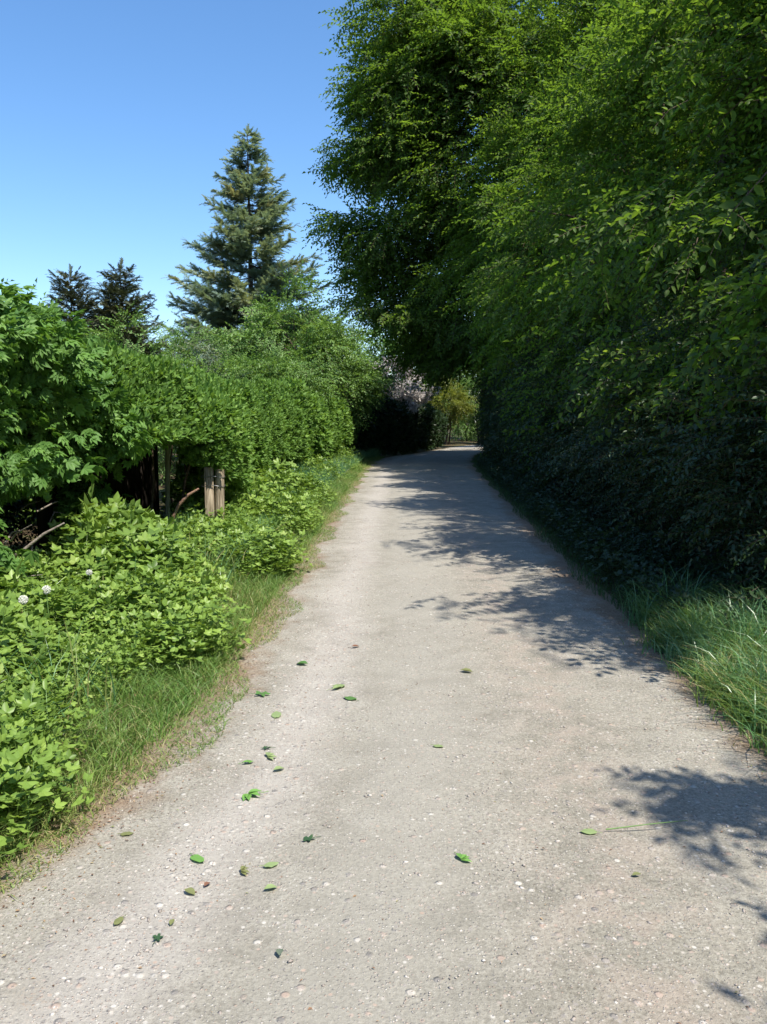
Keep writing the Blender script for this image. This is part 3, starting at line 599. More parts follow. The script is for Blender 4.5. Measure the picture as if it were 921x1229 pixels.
# ------------------------------------------------------------------ trees and bushes beyond the left hedge
def conifer(x, y, h, wbase, label, mat, seed, z0=.12, dens=1.0, tm=TN, sz=.62, group=None, up=.2, tops=None, pw=.85):
    r = np.random.default_rng(seed); t = empty('conifer', (x, y, 0), 0, label, 'conifer', group)
    tb = MB(); zz = np.linspace(0, 1, 8); tb.tube(np.stack([x + .03 * np.sin(zz * 4), y + 0 * zz, zz * h], 1), .22 * h / 14 * (1 - .95 * zz), 8)
    bb = tb; lv = MB(); P_, D_, S_, T_ = [], [], [], []
    z = h * z0
    while z < h * .985:
        f = (h - z) / (h * (1 - z0)); nb = int(r.integers(4, 7))
        for q in range(nb):
            a = r.random() * 2 * np.pi; ln = wbase * f ** pw * r.uniform(.5, 1.1) + .15
            d = np.array([np.cos(a), np.sin(a), 0.]); s = np.linspace(0, 1, 7)
            pts = np.array([x, y, z]) + d * ln * s[:, None] + np.stack([0 * s, 0 * s, ln * (-.18 * s + (up + .15) * s * s)], 1)
            bb.tube(pts, np.linspace(.035 * f + .008, .005, 7), 4, cap=False)
            m = max(4, int(ln * 17 * dens)); tt = r.uniform(.12, 1, m) ** .8
            pp = np.stack([np.interp(tt, s, pts[:, i]) for i in range(3)], 1); sd_ = np.cross(d, (0, 0, 1)) * r.choice([-1, 1], m)[:, None]
            P_.append(pp); D_.append(d * r.uniform(.4, 1.2, m)[:, None] + sd_ * r.uniform(.1, .9, m)[:, None] + np.stack([0 * tt, 0 * tt, r.uniform(-.3, .95, m)], 1))
            S_.append(sz * r.uniform(.5, 1.1, m) * (1.1 - .45 * tt) * (.55 + .45 * f)); T_.append(np.full(m, r.normal(.45, .16)))
        z += h * r.uniform(.008, .02)
    P_.append(np.array([(x, y, h - .3), (x, y, h - .15)])); D_.append(np.array([(0, 0, 1.), (.1, 0, 1.)])); S_.append(np.array([.5, .4])); T_.append(np.array([.5, .5]))
    scatter(lv, tm, np.vstack(P_), np.vstack(D_), np.concatenate(S_), np.concatenate(T_), r=r); bb.build('trunk', M['bark'], t, smooth=True); lv.build('needles', [mat, M['twig']], t)
    return t
conifer(-6.25, 40, 14.9, 4.3, 'tall pointed blue-green conifer rising above all the left-hand trees', M['fir'], 501, .3, 1.15, sz=.9, pw=.8)
conifer(-7.7, 25, 6.1, 1.35, 'dark spruce with the sharper single top, nearer the tall conifer', M['spruce'], 502, .25, .9, sz=.6, group='pair of dark spruces', up=.45, pw=.55)
conifer(-9.35, 25.5, 6.0, 1.2, 'dark spruce with the blunt bushy top, left of its twin', M['spruce'], 503, .25, .9, sz=.6, group='pair of dark spruces', up=.5, pw=.45)
conifer(-8.6, 26.4, 5.1, 1.5, 'low dark spruce filling in between the two taller spruces', M['spruce'], 504, .2, 1.7, sz=.55, group='pair of dark spruces', up=.4, pw=.5)
GB = 'garden trees and bushes beyond the left hedge'
def gt(*a, **k): return generic_tree(*a, group=GB, **k)
gt('garden_tree', 'pale green loose-leaved tree right of the tall conifer', -3.1, 29, 6.0, (2.2, 1.9, 2.3), M['light'], TSM, .7, 95, 26, 511, shell=.45, clump_r=.6)
gt('garden_tree', 'bright green bushy tree above the hedge beneath the tall tree crown', -1.75, 31.2, 5.0, (1.5, 1.6, 1.8), M['light'], TSM, .65, 80, 26, 512, clump_r=.55)
gt('garden_tree', 'dull olive round tree at the foot of the tall conifer on its left', -8.0, 33, 5.4, (2.0, 2.0, 2.4), M['light'], TSM, .6, 75, 26, 513, clump_r=.55)
gt('garden_tree', 'olive and brown bushy tree in front of the tall conifer trunk', -5.6, 33, 5.5, (1.9, 1.8, 2.6), M['fir'], TSM, .5, 90, 26, 514, clump_r=.5)
gt('bush', 'yellow-green bush behind the hedge below the dark spruces', -5.6, 19.5, 3.75, (1.3, 1.4, 1.6), M['light'], TSM, .42, 70, 26, 515, clump_r=.42, cat='bush', multi=3, trunk_r=.05)
gt('bush', 'small dark-leaved bush peeping over the hedge', -4.15, 20, 2.95, (.7, .7, .9), M['thicket'], TSM, .35, 35, 22, 516, clump_r=.3, cat='bush', multi=3, trunk_r=.04)
gt('bush', 'mid green bush between the hedge and the olive trees', -4.6, 25, 3.5, (1.9, 1.8, 1.6), M['hedge'], TSM, .45, 80, 26, 517, clump_r=.45, cat='bush', multi=3, trunk_r=.05)
gt('bush', 'pale green bush over the far end of the bright hedge', -3.4, 25.5, 3.9, (1.4, 1.8, 1.5), M['light'], TSM, .5, 80, 26, 518, clump_r=.45, cat='bush', multi=3, trunk_r=.05)
gt('bush', 'leafy bush behind the near shrub and the gateway hedge', -6.0, 12, 3.3, (1.9, 2.2, 1.6), M['hedge'], TSM, .45, 90, 26, 519, clump_r=.45, cat='bush', multi=3, trunk_r=.05)
gt('bush', 'tall leafy bush at the far left edge behind the near shrub', -7.2, 10.5, 3.55, (2.2, 2.2, 1.9), M['bigleaf'], TSM, .45, 90, 26, 520, clump_r=.5, cat='bush', multi=3, trunk_r=.05)
gt('bush', 'rusty tinged low bush just over the hedge under the olive tree', -6.3, 27.5, 3.9, (1.7, 1.5, 1.5), M['fir'], TSM, .5, 60, 24, 521, clump_r=.5, cat='bush', multi=3, trunk_r=.05)
generic_tree('blossom_tree', 'small tree covered in white blossom at the bend', 0.35, 42.0, 4.5, (1.7, 1.5, 1.5), M['blossom'], THL, .34, 60, 26, 522, clump_r=.5, shell=.4)
generic_tree('garden_tree', 'golden green shrubby tree at the far end of the path', 4.1, 55, 3.9, (1.9, 1.6, 1.15), M['golden'], TSM, .6, 60, 24, 523, clump_r=.5, shell=.4, group=GB, multi=4, trunk_r=.09, cz=2.75)
generic_tree('garden_tree', 'grey-green tree with pale trunks beside the golden one', 6.6, 57, 5.2, (1.8, 1.6, 2.0), M['light'], TSM, .6, 50, 24, 524, clump_r=.5, shell=.4, group=GB, multi=4, trunk_r=.09, cz=3.4)
generic_tree('bush', 'green bush at the far end behind the golden tree', 6.2, 63, 3.2, (3.4, 1.6, 1.6), M['light'], TSM, .7, 60, 24, 525, group=GB, clump_r=.7, cat='bush', multi=3, trunk_r=.05, shell=.3)
generic_tree('bush', 'dark green bush at the far end left of the car', 1.0, 60, 2.8, (1.8, 1.4, 1.4), M['thicket'], TSM, .6, 50, 24, 526, group=GB, clump_r=.6, cat='bush', multi=3, trunk_r=.05, shell=.3)
for i_, (bx_, by_, bh_, lb_) in enumerate([(-4.9, 6.6, 1.5, 'low dark bush added to darken the hollow of the near shrub'), (-4.6, 8.6, 1.5, 'low dark bush added to darken the back of the hollow, nearer the board fence'), (-5.0, 4.6, 1.4, 'low dark bush added to darken the ground under the near shrub at the left edge')]):  # bushes added to darken the sunlit soil showing through the hollow
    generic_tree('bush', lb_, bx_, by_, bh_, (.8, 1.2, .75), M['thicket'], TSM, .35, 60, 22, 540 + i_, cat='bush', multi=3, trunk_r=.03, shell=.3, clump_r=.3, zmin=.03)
# far wood: one generic tree, copied
FW = 'distant trees closing the view behind the gardens'
ft = generic_tree('distant_tree', 'distant tree behind the far end of the lane, left one', 1.5, 66, 9, (4.2, 3.6, 4.2), M['light'], TSL, 1.1, 120, 20, 530, group=FW, clump_r=1.0)
spots = [(7.5, 70, 1.1, 'distant tree behind the golden tree'), (13, 66, 1.2, 'distant tree behind the car'), (-4.5, 62, .8, 'distant tree behind the pale loose-leaved tree'), (-11, 58, .75, 'distant tree behind the olive round tree'),
         (-18, 52, .7, 'distant tree left of the olive round tree'), (-15, 38, .5, 'distant tree behind the dark spruces'), (-22, 36, .55, 'distant tree out beyond the left shrub'), (20, 60, 1.2, 'distant tree behind the end of the right row'), (-13, 24, .45, 'small distant tree at the left behind the tall leafy bush')]
for i, (x, y, s, lab) in enumerate(spots): dup(ft, (x, y, 0), 1.3 * i + .4, s, lab)

# ------------------------------------------------------------------ parked car far down the lane
def car():
    x, y = 3.1, 57.5; t = empty('parked_car', (x, y, 0), 0, 'pale grey car parked far off at the end of the path', 'car')
    prof = [(-.86, .25), (-.88, .55), (-.84, .82), (.84, .82), (.88, .55), (.86, .25)]
    mb = MB()
    st = [(-2.05, .84, .62, .78), (-1.95, .88, .35, .86), (-.9, .9, .28, .95), (.9, .9, .28, .98), (1.8, .89, .32, .95), (2.05, .85, .5, .86)]
    V = []; 
    for (yy, hwid, zl, zh) in st: V += [(x - hwid, y + yy, zl + .1), (x - hwid * .94, y + yy, zh), (x - hwid * .8, y + yy, zh + .04), (x + hwid * .8, y + yy, zh + .04), (x + hwid * .94, y + yy, zh), (x + hwid, y + yy, zl + .1), (x + hwid * .9, y + yy, zl - .02), (x - hwid * .9, y + yy, zl - .02)]
    F = [(l * 8 + q, l * 8 + (q + 1) % 8, l * 8 + 8 + (q + 1) % 8, l * 8 + 8 + q) for l in range(5) for q in range(8)]
    for b in (0, 40): F += [(b, b + 1, b + 2, b + 7), (b + 2, b + 3, b + 6, b + 7), (b + 3, b + 4, b + 5, b + 6)]
    mb.add(V, F)
    rf = [(-.75, .78, .97), (-.25, .66, 1.42), (1.1, .64, 1.44), (1.75, .76, 1.0)]
    body = mb.build('body', M['carpaint'], t, smooth=False)
    mb = MB(); mb.box((x, y + .45, 1.45), (1.22, 1.35, .05), bev=.02); mb.build('roof', M['carpaint'], t)
    mb = MB(); V = []
    for (yy, hwid, z) in rf: V += [(x - hwid, y + yy, z), (x + hwid, y + yy, z)]
    V += [(x - .78, y - .7, .96), (x + .78, y - .7, .96), (x - .78, y + 1.7, .99), (x + .78, y + 1.7, .99)]
    mb.add(V, [(0, 1, 3, 2), (4, 5, 7, 6), (2, 3, 5, 4), (0, 2, 4, 6), (1, 7, 5, 3)]); mb.build('windows', M['glass'], t)
    for sx_ in (-1, 1):
        for yy in (-1.3, 1.35):
            mb = MB(); a = np.linspace(0, 2 * np.pi, 17)[:-1]
            mb.tube([(x + sx_ * .7, y + yy, .32), (x + sx_ * .9, y + yy, .32)], .32, 16); wh = mb.build('wheel', M['tyre'], t)
            mb = MB(); mb.tube([(x + sx_ * .89, y + yy, .32), (x + sx_ * .915, y + yy, .32)], .19, 12); rim = mb.build('rim', M['carpaint'], t); rim.parent = wh; rim.location = (0, 0, 0)
        mb = MB(); mb.box((x + sx_ * .62, y - 2.03, .68), (.34, .08, .15), bev=.03); mb.build('headlight', M['lamp'], t)
    mb = MB(); mb.box((x, y - 2.07, .45), (.52, .03, .12)); mb.build('number_plate', M['plate'], t)
    mb = MB(); mb.box((x, y - 2.04, .62), (.7, .06, .12), bev=.02); mb.build('grille', M['shadenet'], t)
car()

# ------------------------------------------------------------------ verge: herbs and grass
def blades(name, n, sampler, h, wd, mat, label_kind, seed, tone=(.5, .18), lean=.35, seg=3):
    r = np.random.default_rng(seed); x, y, hs = sampler(r, n); n = len(x); z = pz(x, y)
    a = r.random(n) * 2 * np.pi; ln = np.abs(r.normal(lean, .25, n)); H = h * hs * r.uniform(.55, 1.25, n); W = wd * r.uniform(.6, 1.3, n)
    d = np.stack([np.cos(a), np.sin(a), 0 * a], 1); b = r.random(n) * 2 * np.pi; sd_ = np.stack([np.cos(b), np.sin(b), 0 * b], 1)
    base = np.stack([x, y, z - .01], 1); V = np.zeros((n, 2 * seg + 1, 3))
    for s in range(seg):
        t = s / seg; c = base + d * (ln * H * t * t)[:, None] + np.stack([0 * t * H, 0 * H, H * t * (1 - .25 * ln * t)], 1)
        ww = (W * (1 - .55 * t) / 2)[:, None]; V[:, 2 * s] = c - sd_ * ww; V[:, 2 * s + 1] = c + sd_ * ww
    V[:, -1] = base + d * (ln * H * 1.15)[:, None] + np.stack([0 * H, 0 * H, H * (1 - .35 * ln)], 1)
    F = []
    for s in range(seg - 1): F += [(2 * s, 2 * s + 1, 2 * s + 3), (2 * s, 2 * s + 3, 2 * s + 2)]
    F += [(2 * seg - 2, 2 * seg - 1, 2 * seg)]; F = np.array(F); k = len(F)
    FF = (F[None] + (np.arange(n) * (2 * seg + 1))[:, None, None]).reshape(-1, 3)
    tn = np.clip(r.normal(*tone, n) + .12 * np.sin(x * 3 + y * 1.7), 0, 1)
    mb = MB(); mb.add(V.reshape(-1, 3), FF, 0, np.repeat(tn, k)); return mb
def yden(r, n, y0, y1, p=1.6): return y0 + (y1 - y0) * r.random(n) ** p
GR = MB()
def merge(m2, mat):
    for V, F, T in zip(m2.V, m2.F, m2.T): GR.add(V, F, mat, T)
def s_edge(r, n):      # short thin turf on the path's left edge
    y = yden(r, n, -1, 34); d = np.abs(r.normal(0, .3, n)) - .13; d += .08 * np.sin(y * 2.6) + .05 * np.sin(y * 6.1); x = xl(y) - d - .02
    return x, y, np.clip(.5 + d * 1.6, .35, 1.2)
def s_mid(r, n):
    y = yden(r, n, -1, 36); d = r.uniform(.1, .95, n); x = xl(y) - d; return x, y, np.clip(.5 + d * .9, .4, 1.3)
def s_far(r, n):
    y = yden(r, n, 9, 36, 1.2); d = r.uniform(.25, 1.0, n); x = xl(y) - .2 - d * (xl(y) - hf(y) - .2); return x, y, .8 + .5 * np.sin(y * 1.1) ** 2 * d
def s_right(r, n):
    y = yden(r, n, -1, 40); d = np.abs(r.normal(0, .5, n)) ** 1.0 + .05 + .06 * np.sin(y * 2.1); x = xr(y) + d; return x, y, np.clip(.45 + d * 1.1, .4, 1.4)
def s_clump(r, n):     # long tussock on the right catching the sun
    m = 75; ty = r.normal(4.9, .9, m); tx = xr(ty) + .1 + np.abs(r.normal(0, .5, m)); q = r.integers(0, m, n); th_ = r.uniform(.6, 1.35, m)[q]
    y = ty[q] + r.normal(0, .075, n); x = tx[q] + r.normal(0, .075, n); k = (y > 3.3) & (y < 7); return x[k], y[k], (np.clip(.55 + (x - xr(y)) * .9, .4, 1.25) * th_)[k]
merge(blades('', 52000, s_edge, .12, .005, None, '', 601, (.7, .22), .9), 0)
merge(blades('', 62000, s_mid, .2, .006, None, '', 602, (.55, .2), .65), 0)
merge(blades('', 20000, s_far, .42, .012, None, '', 603, (.5, .2), .35), 1)
merge(blades('', 9000, s_far, .3, .012, None, '', 604, (.5, .2), .35), 0)
def s_herbmix(r, n):
    y = yden(r, n, 2, 14, 1.3); x = xl(y) - r.uniform(.5, 2.0, n); k = np.sin(x * 4 + y) + np.sin(y * 3.3) > -.2; return x[k], y[k], r.uniform(.7, 1.3, k.sum())
merge(blades('', 5200, s_herbmix, .42, .008, None, '', 611, (.6, .22), .5, 4), 0)
merge(blades('', 2600, s_herbmix, .46, .009, None, '', 612, (.5, .22), .45, 4), 1)
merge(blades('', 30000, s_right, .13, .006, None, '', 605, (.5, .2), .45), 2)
merge(blades('', 4200, s_clump, .42, .008, None, '', 606, (.6, .22), .6, 4), 1)
merge(blades('', 15000, s_clump, .34, .007, None, '', 607, (.55, .25), .75, 4), 0)
def s_soil(r, n):
    y = yden(r, n, 2, 30); return xl(y) - r.uniform(.6, 2.2, n), y, np.ones(n)
tag(GR.build('grass', [M['grass'], M['coolgrass'], M['shadegrass']]), 'grass growing along both edges of the path', 'grass', kind='stuff')

def herbs():
    r = np.random.default_rng(620); mb = MB()
    n = 10500; y = np.concatenate([yden(r, n - 900, 2.2, 16, 1.3), r.uniform(14, 31, 900)]); d = r.random(n)
    inner = .52 - .16 * np.clip((y - 4) / 5, 0, 1) + .22 * np.sin(y * 1.9 + .6) + .12 * np.sin(y * 4.3)
    x = xl(y) - inner - d * np.clip(xl(y) - hf(y) - inner + .1, .3, 3)
    patch = np.sin(x * 2.3 + y * 1.1) + np.sin(y * 2.7 - x) + r.normal(0, .5, n); k = (patch > -1.5) & ((y < 13) | (patch > .6)); x, y, d = x[k], y[k], d[k]
    h = (.3 + .22 * np.clip(d * 1.6, 0, 1)) * r.uniform(.5, 1.45, len(x)) * (1 + .25 * np.sin(y * 2 + x * 3) + .12 * np.sin(y * 5.5 - x * 4))
    h *= np.interp(y, [2, 4, 7, 8.6, 10, 11], [.85, .7, .9, .85, .62, .9])
    # a separate clump near the camera at the left edge
    m = 420; y2 = r.normal(3.15, .42, m); x2 = -1.72 + r.normal(0, .2, m) - .25 * np.abs(y2 - 3.1); h2 = .34 * r.uniform(.7, 1.15, m)
    x = np.concatenate([x, x2]); y = np.concatenate([y, y2]); h = np.concatenate([h, h2])
    p = np.stack([x, y, pz(x, y) - .01], 1); dr = np.stack([r.normal(.05, .16, len(x)), r.normal(0, .16, len(x)), np.ones(len(x))], 1)
    scatter(mb, TR, p, dr, h, np.clip(r.normal(.5, .13, len(x)), 0, 1), up=np.array([0, 1., 0]), r=r, upj=1.2)
    pick = r.random(len(x)) < .11; scatter(mb, TS[:3], p[pick], dr[pick], h[pick] * 1.12, .12, up=np.array([0, 1., 0]), r=r, upj=1.2)
    tag(mb.build('herbs', [M['herb'], M['stem']]), 'bright yellow-green leafy herbs growing between the path and the hedge', 'herbs', kind='stuff')
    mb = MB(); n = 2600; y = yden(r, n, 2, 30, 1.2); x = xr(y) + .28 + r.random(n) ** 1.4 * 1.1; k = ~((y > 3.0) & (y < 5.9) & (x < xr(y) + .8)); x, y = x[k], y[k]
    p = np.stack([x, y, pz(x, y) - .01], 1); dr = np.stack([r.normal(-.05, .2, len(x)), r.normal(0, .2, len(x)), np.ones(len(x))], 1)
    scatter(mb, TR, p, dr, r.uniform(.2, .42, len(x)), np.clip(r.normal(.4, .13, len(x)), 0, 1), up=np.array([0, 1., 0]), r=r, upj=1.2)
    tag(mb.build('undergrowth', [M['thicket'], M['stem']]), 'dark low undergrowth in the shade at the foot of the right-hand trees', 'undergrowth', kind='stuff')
herbs()

# pebbles and dry litter on the lane
def pebbles():
    r = np.random.default_rng(640); mb = MB()
    o8 = norm(np.array([(1, 0, 0), (-1, 0, 0), (0, 1, 0), (0, -1, 0), (0, 0, 1), (0, 0, -1), (.7, .7, .3), (-.7, .7, .2), (.7, -.7, .3), (-.7, -.7, .3)], float))
    F = np.array([(4, 0, 6), (4, 6, 2), (4, 2, 7), (4, 7, 1), (4, 1, 9), (4, 9, 3), (4, 3, 8), (4, 8, 0), (5, 6, 0), (5, 2, 6), (5, 7, 2), (5, 1, 7), (5, 9, 1), (5, 3, 9), (5, 8, 3), (5, 0, 8)])
    n = 15000; y = yden(r, n, 1.7, 14, 1.5); u = np.where(r.random(n) < .5, r.random(n), np.clip(r.normal(r.choice([.1, .17, .52, .9], n), .06, n), .02, .98)); x = xl(y) + u * (xr(y) - xl(y))
    s = .0022 + .0065 * r.random(n) ** 4 + .0012 * r.random(n); a = r.random(n) * 6.28; ca, sa = np.cos(a), np.sin(a); st = r.uniform(.6, 1.4, n)
    V = o8[None] * (s[:, None, None] * np.stack([st, 1 / st, .55 + 0 * st], 1)[:, None]); V = V * r.uniform(.8, 1.15, (n, 10, 1))
    X = V[..., 0] * ca[:, None] - V[..., 1] * sa[:, None] + x[:, None]; Y = V[..., 0] * sa[:, None] + V[..., 1] * ca[:, None] + y[:, None]; Z = V[..., 2] + (pz(x, y) + s * -.15)[:, None]
    FF = (F[None] + (np.arange(n) * 10)[:, None, None]).reshape(-1, 3); mb.add(np.stack([X, Y, Z], -1).reshape(-1, 3), FF, 0, np.repeat(r.random(n), 16))
    m = leaf_mat('pebble', [(0, (.25, .22, .19)), (.4, (.34, .3, .26)), (.75, (.44, .4, .35)), (1, (.52, .49, .44))], 0, .85, .2)
    tag(mb.build('gravel', m), 'loose pebbles strewn over the path', 'gravel', kind='stuff')
    mb = MB(); n = 7000; y = yden(r, n, 1.8, 16, 1.5); side = r.random(n) < .72
    dd = np.abs(r.normal(0, .2, n)) ; x = np.where(side, xl(y) - .1 + dd + .05 * np.sin(y * 3), xr(y) + .06 - dd * .8)
    stray = r.random(n) < .1; x = np.where(stray, xl(y) + (.05 + .9 * r.random(n)) * (xr(y) - xl(y)), x)
    v, f = leaf_shape(1, .5, .12, -.1, lo=True)
    sc_ = r.uniform(.006, .017, n); a = r.random(n) * 6.28; tz = r.normal(0, .25, n)
    lx = v[:, 0][None] * sc_[:, None] * r.uniform(.3, 1.2, n)[:, None]; ly = v[:, 1][None] * sc_[:, None]
    X = lx * np.cos(a)[:, None] - ly * np.sin(a)[:, None] + x[:, None]; Y = lx * np.sin(a)[:, None] + ly * np.cos(a)[:, None] + y[:, None]; Z = v[:, 2][None] * sc_[:, None] + ly * tz[:, None] * .5 + pz(x, y)[:, None] + .004
    FF = (f[None] + (np.arange(n) * 4)[:, None, None]).reshape(-1, 3); mb.add(np.stack([X, Y, Z], -1).reshape(-1, 3), FF, 0, np.repeat(r.random(n), 2))
    m = leaf_mat('dry litter', [(0, (.1, .055, .03)), (.5, (.25, .15, .085)), (.85, (.36, .26, .15)), (1, (.2, .26, .08))], .1, .8, .2, (1, 1, 1))
    tag(mb.build('leaf_litter', m), 'brown bud scales and bits of dry leaf along the path edges', 'litter', kind='stuff')
pebbles()

# ------------------------------------------------------------------ fallen leaves lying on the path
def flm(name, c): return leaf_mat(name, [(0, tuple(x * .8 for x in c)), (1, c)], .2, .5, .4)
LM = {'dark': flm('dark fallen leaf', (.05, .11, .04)), 'mid': flm('green fallen leaf', (.1, .22, .05)), 'bright': flm('bright fallen leaf', (.16, .34, .07)), 'pale': flm('pale fallen leaf', (.27, .36, .15)),
      'olive': flm('olive fallen leaf', (.2, .22, .08)), 'grey': flm('grey green fallen leaf', (.16, .2, .14)), 'brown': flm('brown fallen leaf', (.24, .12, .07))}
def fallen(x, y, size, kind, shape, rz, label):
    z = float(pz(np.array(x), np.array(y))) + .006; r = random.Random(int((x + 5) * 1000 + y * 77))
    t = bpy.data.objects; mb = MB()
    if shape == 'lobed':
        n = 20; outl = []
        for i in range(n):
            a = i / n * 2 * math.pi; k = .42 + .58 * (math.cos(a * 5 / 2) ** 2) + r.uniform(-.08, .08); outl.append((math.cos(a) * k * size / 2, math.sin(a) * k * size / 2 * .85, r.uniform(0, .16) * size))
        V = [(0, 0, size * .05)] + outl; F = [(0, 1 + i, 1 + (i + 1) % n) for i in range(n)]
    elif shape == 'spray':
        V, F = [], []
        for q in range(4):
            v, f = leaf_shape(size * .62, size * .3, .12, -.05); m_ = rotm('z', (q - 1.5) * .75 + r.uniform(-.2, .2)); k = len(V); V += list(v @ m_.T + (0, -size * .25, .002 * q)); F += [tuple(z_ + k for z_ in tt) for tt in f]
    elif shape == 'curl':
        v, f = leaf_shape(size, size * .6, .18, .12); V, F = list(v - (0, size / 2, 0)), [tuple(q) for q in f]
    else:
        n = 12; V = [(0, 0, size * .07)]; 
        for i in range(n):
            a = i / n * 2 * math.pi; tip = 1 + .25 * (1 if i == 0 else 0); V.append((math.cos(a) * size / 2 * tip, math.sin(a) * size * .32, r.uniform(0, .1) * size))
        F = [(0, 1 + i, 1 + (i + 1) % n) for i in range(n)]
    V = np.array(V, float); V[:, 2] -= V[:, 2].min(); mb.add(V + (x, y, z), F, 0, .6)
    if shape != 'curl': mb.tube([(x - size * .4, y, z + .003), (x - size * .62, y + size * .1, z + .002), (x - size * .8, y + size * .12, z + .001)], .0012, 4)
    o = mb.build('fallen_leaf', LM[kind], loc=(x, y, z)); o.rotation_euler.z = rz
    tag(o, label, 'leaf', 'green leaves dropped on the path')
def gp(px, py):      # plan position of a spot read off the photograph's ground
    a = math.atan((py - 614.5) / 1000) + R(6.25); Y = CAM_H / math.tan(a); return (px - 460.5) / 1000 * (Y * math.cos(R(6.25)) + CAM_H * math.sin(R(6.25))), Y
FL = [(315, 839, .1, 'mid', 'lobed', 'dark green lobed leaf, furthest large one by the left wheel track'), (332, 865, .085, 'pale', 'oval', 'pale oval leaf just nearer than the furthest lobed leaf'),
      (320, 904, .055, 'dark', 'lobed', 'small dark leaf in the line of leaves on the stony left track'), (326, 914, .075, 'pale', 'spray', 'faint pale sprig touching the small dark leaf'),
      (298, 922, .055, 'bright', 'spray', 'little green sprig left of the faint pale sprig'), (335, 930, .06, 'pale', 'curl', 'pale curled leaf right of the faint pale sprig'),
      (302, 964, .1, 'bright', 'spray', 'bright green jagged sprig on the stony left track'), (237, 1039, .062, 'bright', 'oval', 'bright green smooth oval leaf lying nearest the left edge'),
      (228, 1080, .05, 'olive', 'curl', 'olive curled leaf just nearer than the bright oval leaf'), (249, 1070, .035, 'brown', 'curl', 'tiny reddish brown leaf right of the olive curled leaf'),
      (143, 1117, .04, 'olive', 'oval', 'small round olive leaf at the near left edge of the path'), (207, 1117, .03, 'olive', 'curl', 'tiny olive scrap above the near dark green leaf'),
      (190, 1136, .045, 'dark', 'lobed', 'near small dark green lobed leaf at lower left'), (336, 1155, .04, 'grey', 'curl', 'grey-green curled leaf nearest the bottom of the view'),
      (294, 1054, .055, 'olive', 'spray', 'olive crumpled sprig right of the bright oval leaf'), (325, 1047, .05, 'pale', 'oval', 'pale flat leaf beside the olive crumpled sprig'),
      (325, 1076, .05, 'pale', 'curl', 'faint pale leaf just nearer than the pale flat leaf'), (371, 1017, .062, 'dark', 'lobed', 'dark green folded leaf alone in the smooth middle track'),
      (557, 1042, .068, 'bright', 'spray', 'bright green jagged leaf alone right of the middle'), (406, 830, .11, 'pale', 'spray', 'larger pale green sprig, left one of the far pair in the middle'),
      (421, 844, .08, 'mid', 'oval', 'mid green oval leaf, right one of the far pair in the middle'), (363, 803, .09, 'mid', 'curl', 'green curled leaf furthest up the stony left track'),
      (526, 906, .05, 'pale', 'oval', 'faint yellow-green leaf in the middle of the path'), (560, 814, .08, 'olive', 'curl', 'dull olive leaf furthest up the right half of the path'),
      (707, 1009, .06, 'pale', 'oval', 'pale green leaf just below the near patch of shade'), (764, 1061, .035, 'olive', 'curl', 'tiny olive leaf nearest the lower right corner'),
      (152, 1009, .045, 'olive', 'oval', 'dull green leaf among the brown litter of the left edge'), (427, 780, .06, 'brown', 'curl', 'dark brown curled leaf far up the middle track')]
for i, (px, py, s, k, sh, lab) in enumerate(FL):
    x, y = gp(px, py); fallen(x, y, s, k, sh, i * 1.7, lab)
x, y = gp(775, 1003); mb = MB(); s = np.linspace(0, 1, 9); mb.tube(np.stack([x - .16 + .34 * s, y - .02 + .07 * s ** 2, .036 + .012 * np.sin(s * 3)], 1), np.linspace(.003, .0012, 9), 5)
tag(mb.build('grass_stalk', M['stem'], loc=(x, y, .03)), 'long green grass stalk lying on the path below the near shade', 'stalk')

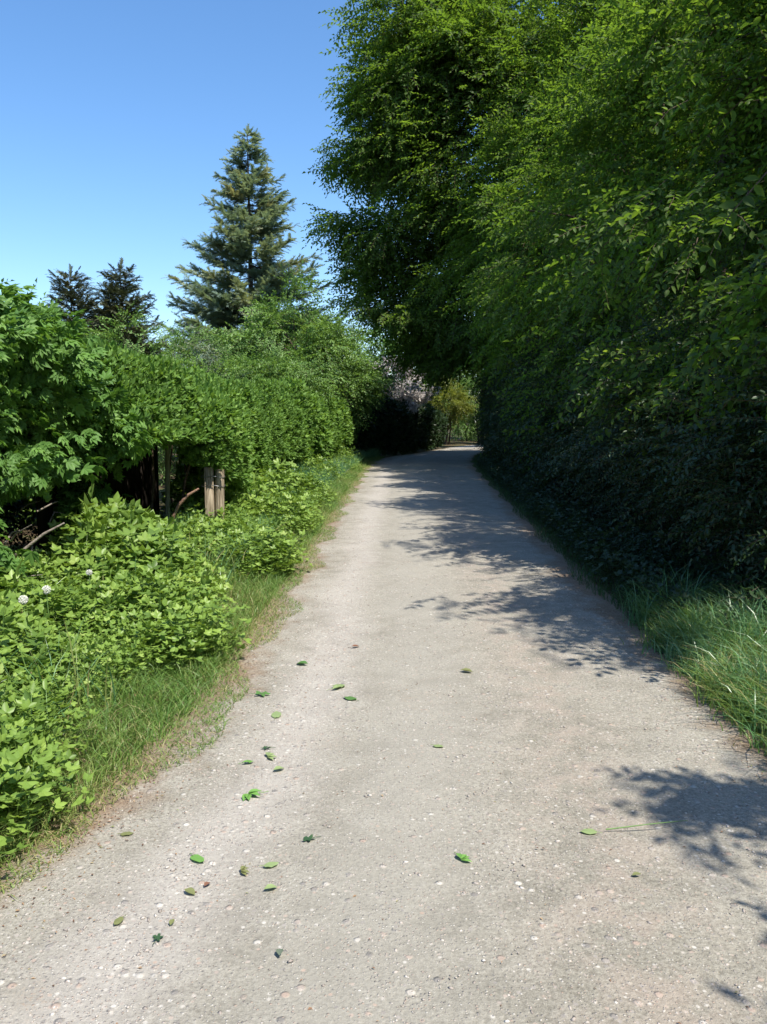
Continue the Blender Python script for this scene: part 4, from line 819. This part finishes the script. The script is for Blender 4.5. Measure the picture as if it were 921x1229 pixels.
# ------------------------------------------------------------------ dandelion clocks
def clock(x, y, h, rad, label):
    z0 = float(bank(np.array(x), np.array(y))); t = empty('dandelion_clock', (x, y, z0), 0, label, 'dandelion', 'dandelion clocks in the left verge'); r = np.random.default_rng(int(y * 100))
    mb = MB(); mb.tube([(x, y, z0 - .02), (x + .01, y, z0 + h * .5), (x, y, z0 + h)], [.004, .0035, .003], 6); mb.build('stem', M['stem'], t)
    mb = MB(); c = np.array([x, y, z0 + h + rad * .6]); d = norm(r.normal(0, 1, (150, 3))); th = norm(np.cross(d, r.normal(0, 1, d.shape)))
    V = np.stack([c + d * .004, c + d * rad * .8 + th * .0008, c + d * rad * .8 - th * .0008], 1)
    mb.add(V.reshape(-1, 3), np.arange(450).reshape(-1, 3))
    t2 = np.cross(d, th)
    for k in range(3):
        a = k * 2.1; e = th * np.cos(a) + t2 * np.sin(a); f = np.cross(d, e)
        V = np.stack([c + d * rad * .78, c + d * rad + e * rad * .2 + f * .002, c + d * rad + e * rad * .2 - f * .002], 1); mb.add(V.reshape(-1, 3), np.arange(450).reshape(-1, 3))
    a, b = np.meshgrid(np.linspace(0, np.pi, 6), np.linspace(0, 2 * np.pi, 9)); mb.tube([c - (0, 0, .006), c, c + (0, 0, .006)], [.003, .006, .003], 8)
    mb.build('seed_head', M['seed'], t)
clock(-2.2, 5.0, .47, .028, 'white dandelion clock, leftmost and nearest above the herbs')
clock(-2.2, 5.35, .46, .028, 'white dandelion clock second from the left, just right of the nearest one')
clock(-2.15, 6.0, .46, .022, 'smaller greyish dandelion clock against the dark hollow of the shrub')
x, y = -2.03, 5.9; z0 = float(bank(np.array(x), np.array(y))); t = empty('wild_flower', (x, y, z0), 0, 'small cream white flower at the top of the herbs by the dark hollow', 'flower')
mb = MB(); mb.tube([(x, y, z0 - .02), (x, y, z0 + .38)], .003, 5); mb.build('stem', M['stem'], t)
mb = MB(); r = np.random.default_rng(9)
for q in range(9):
    v, f = leaf_shape(.035, .02, .1, .1, lo=True); mb.add(v @ (rotm('z', q * .7) @ rotm('x', .3)).T + (x, y, z0 + .38 + .002 * q), f)
mb.build('flower_head', M['petal'], t)
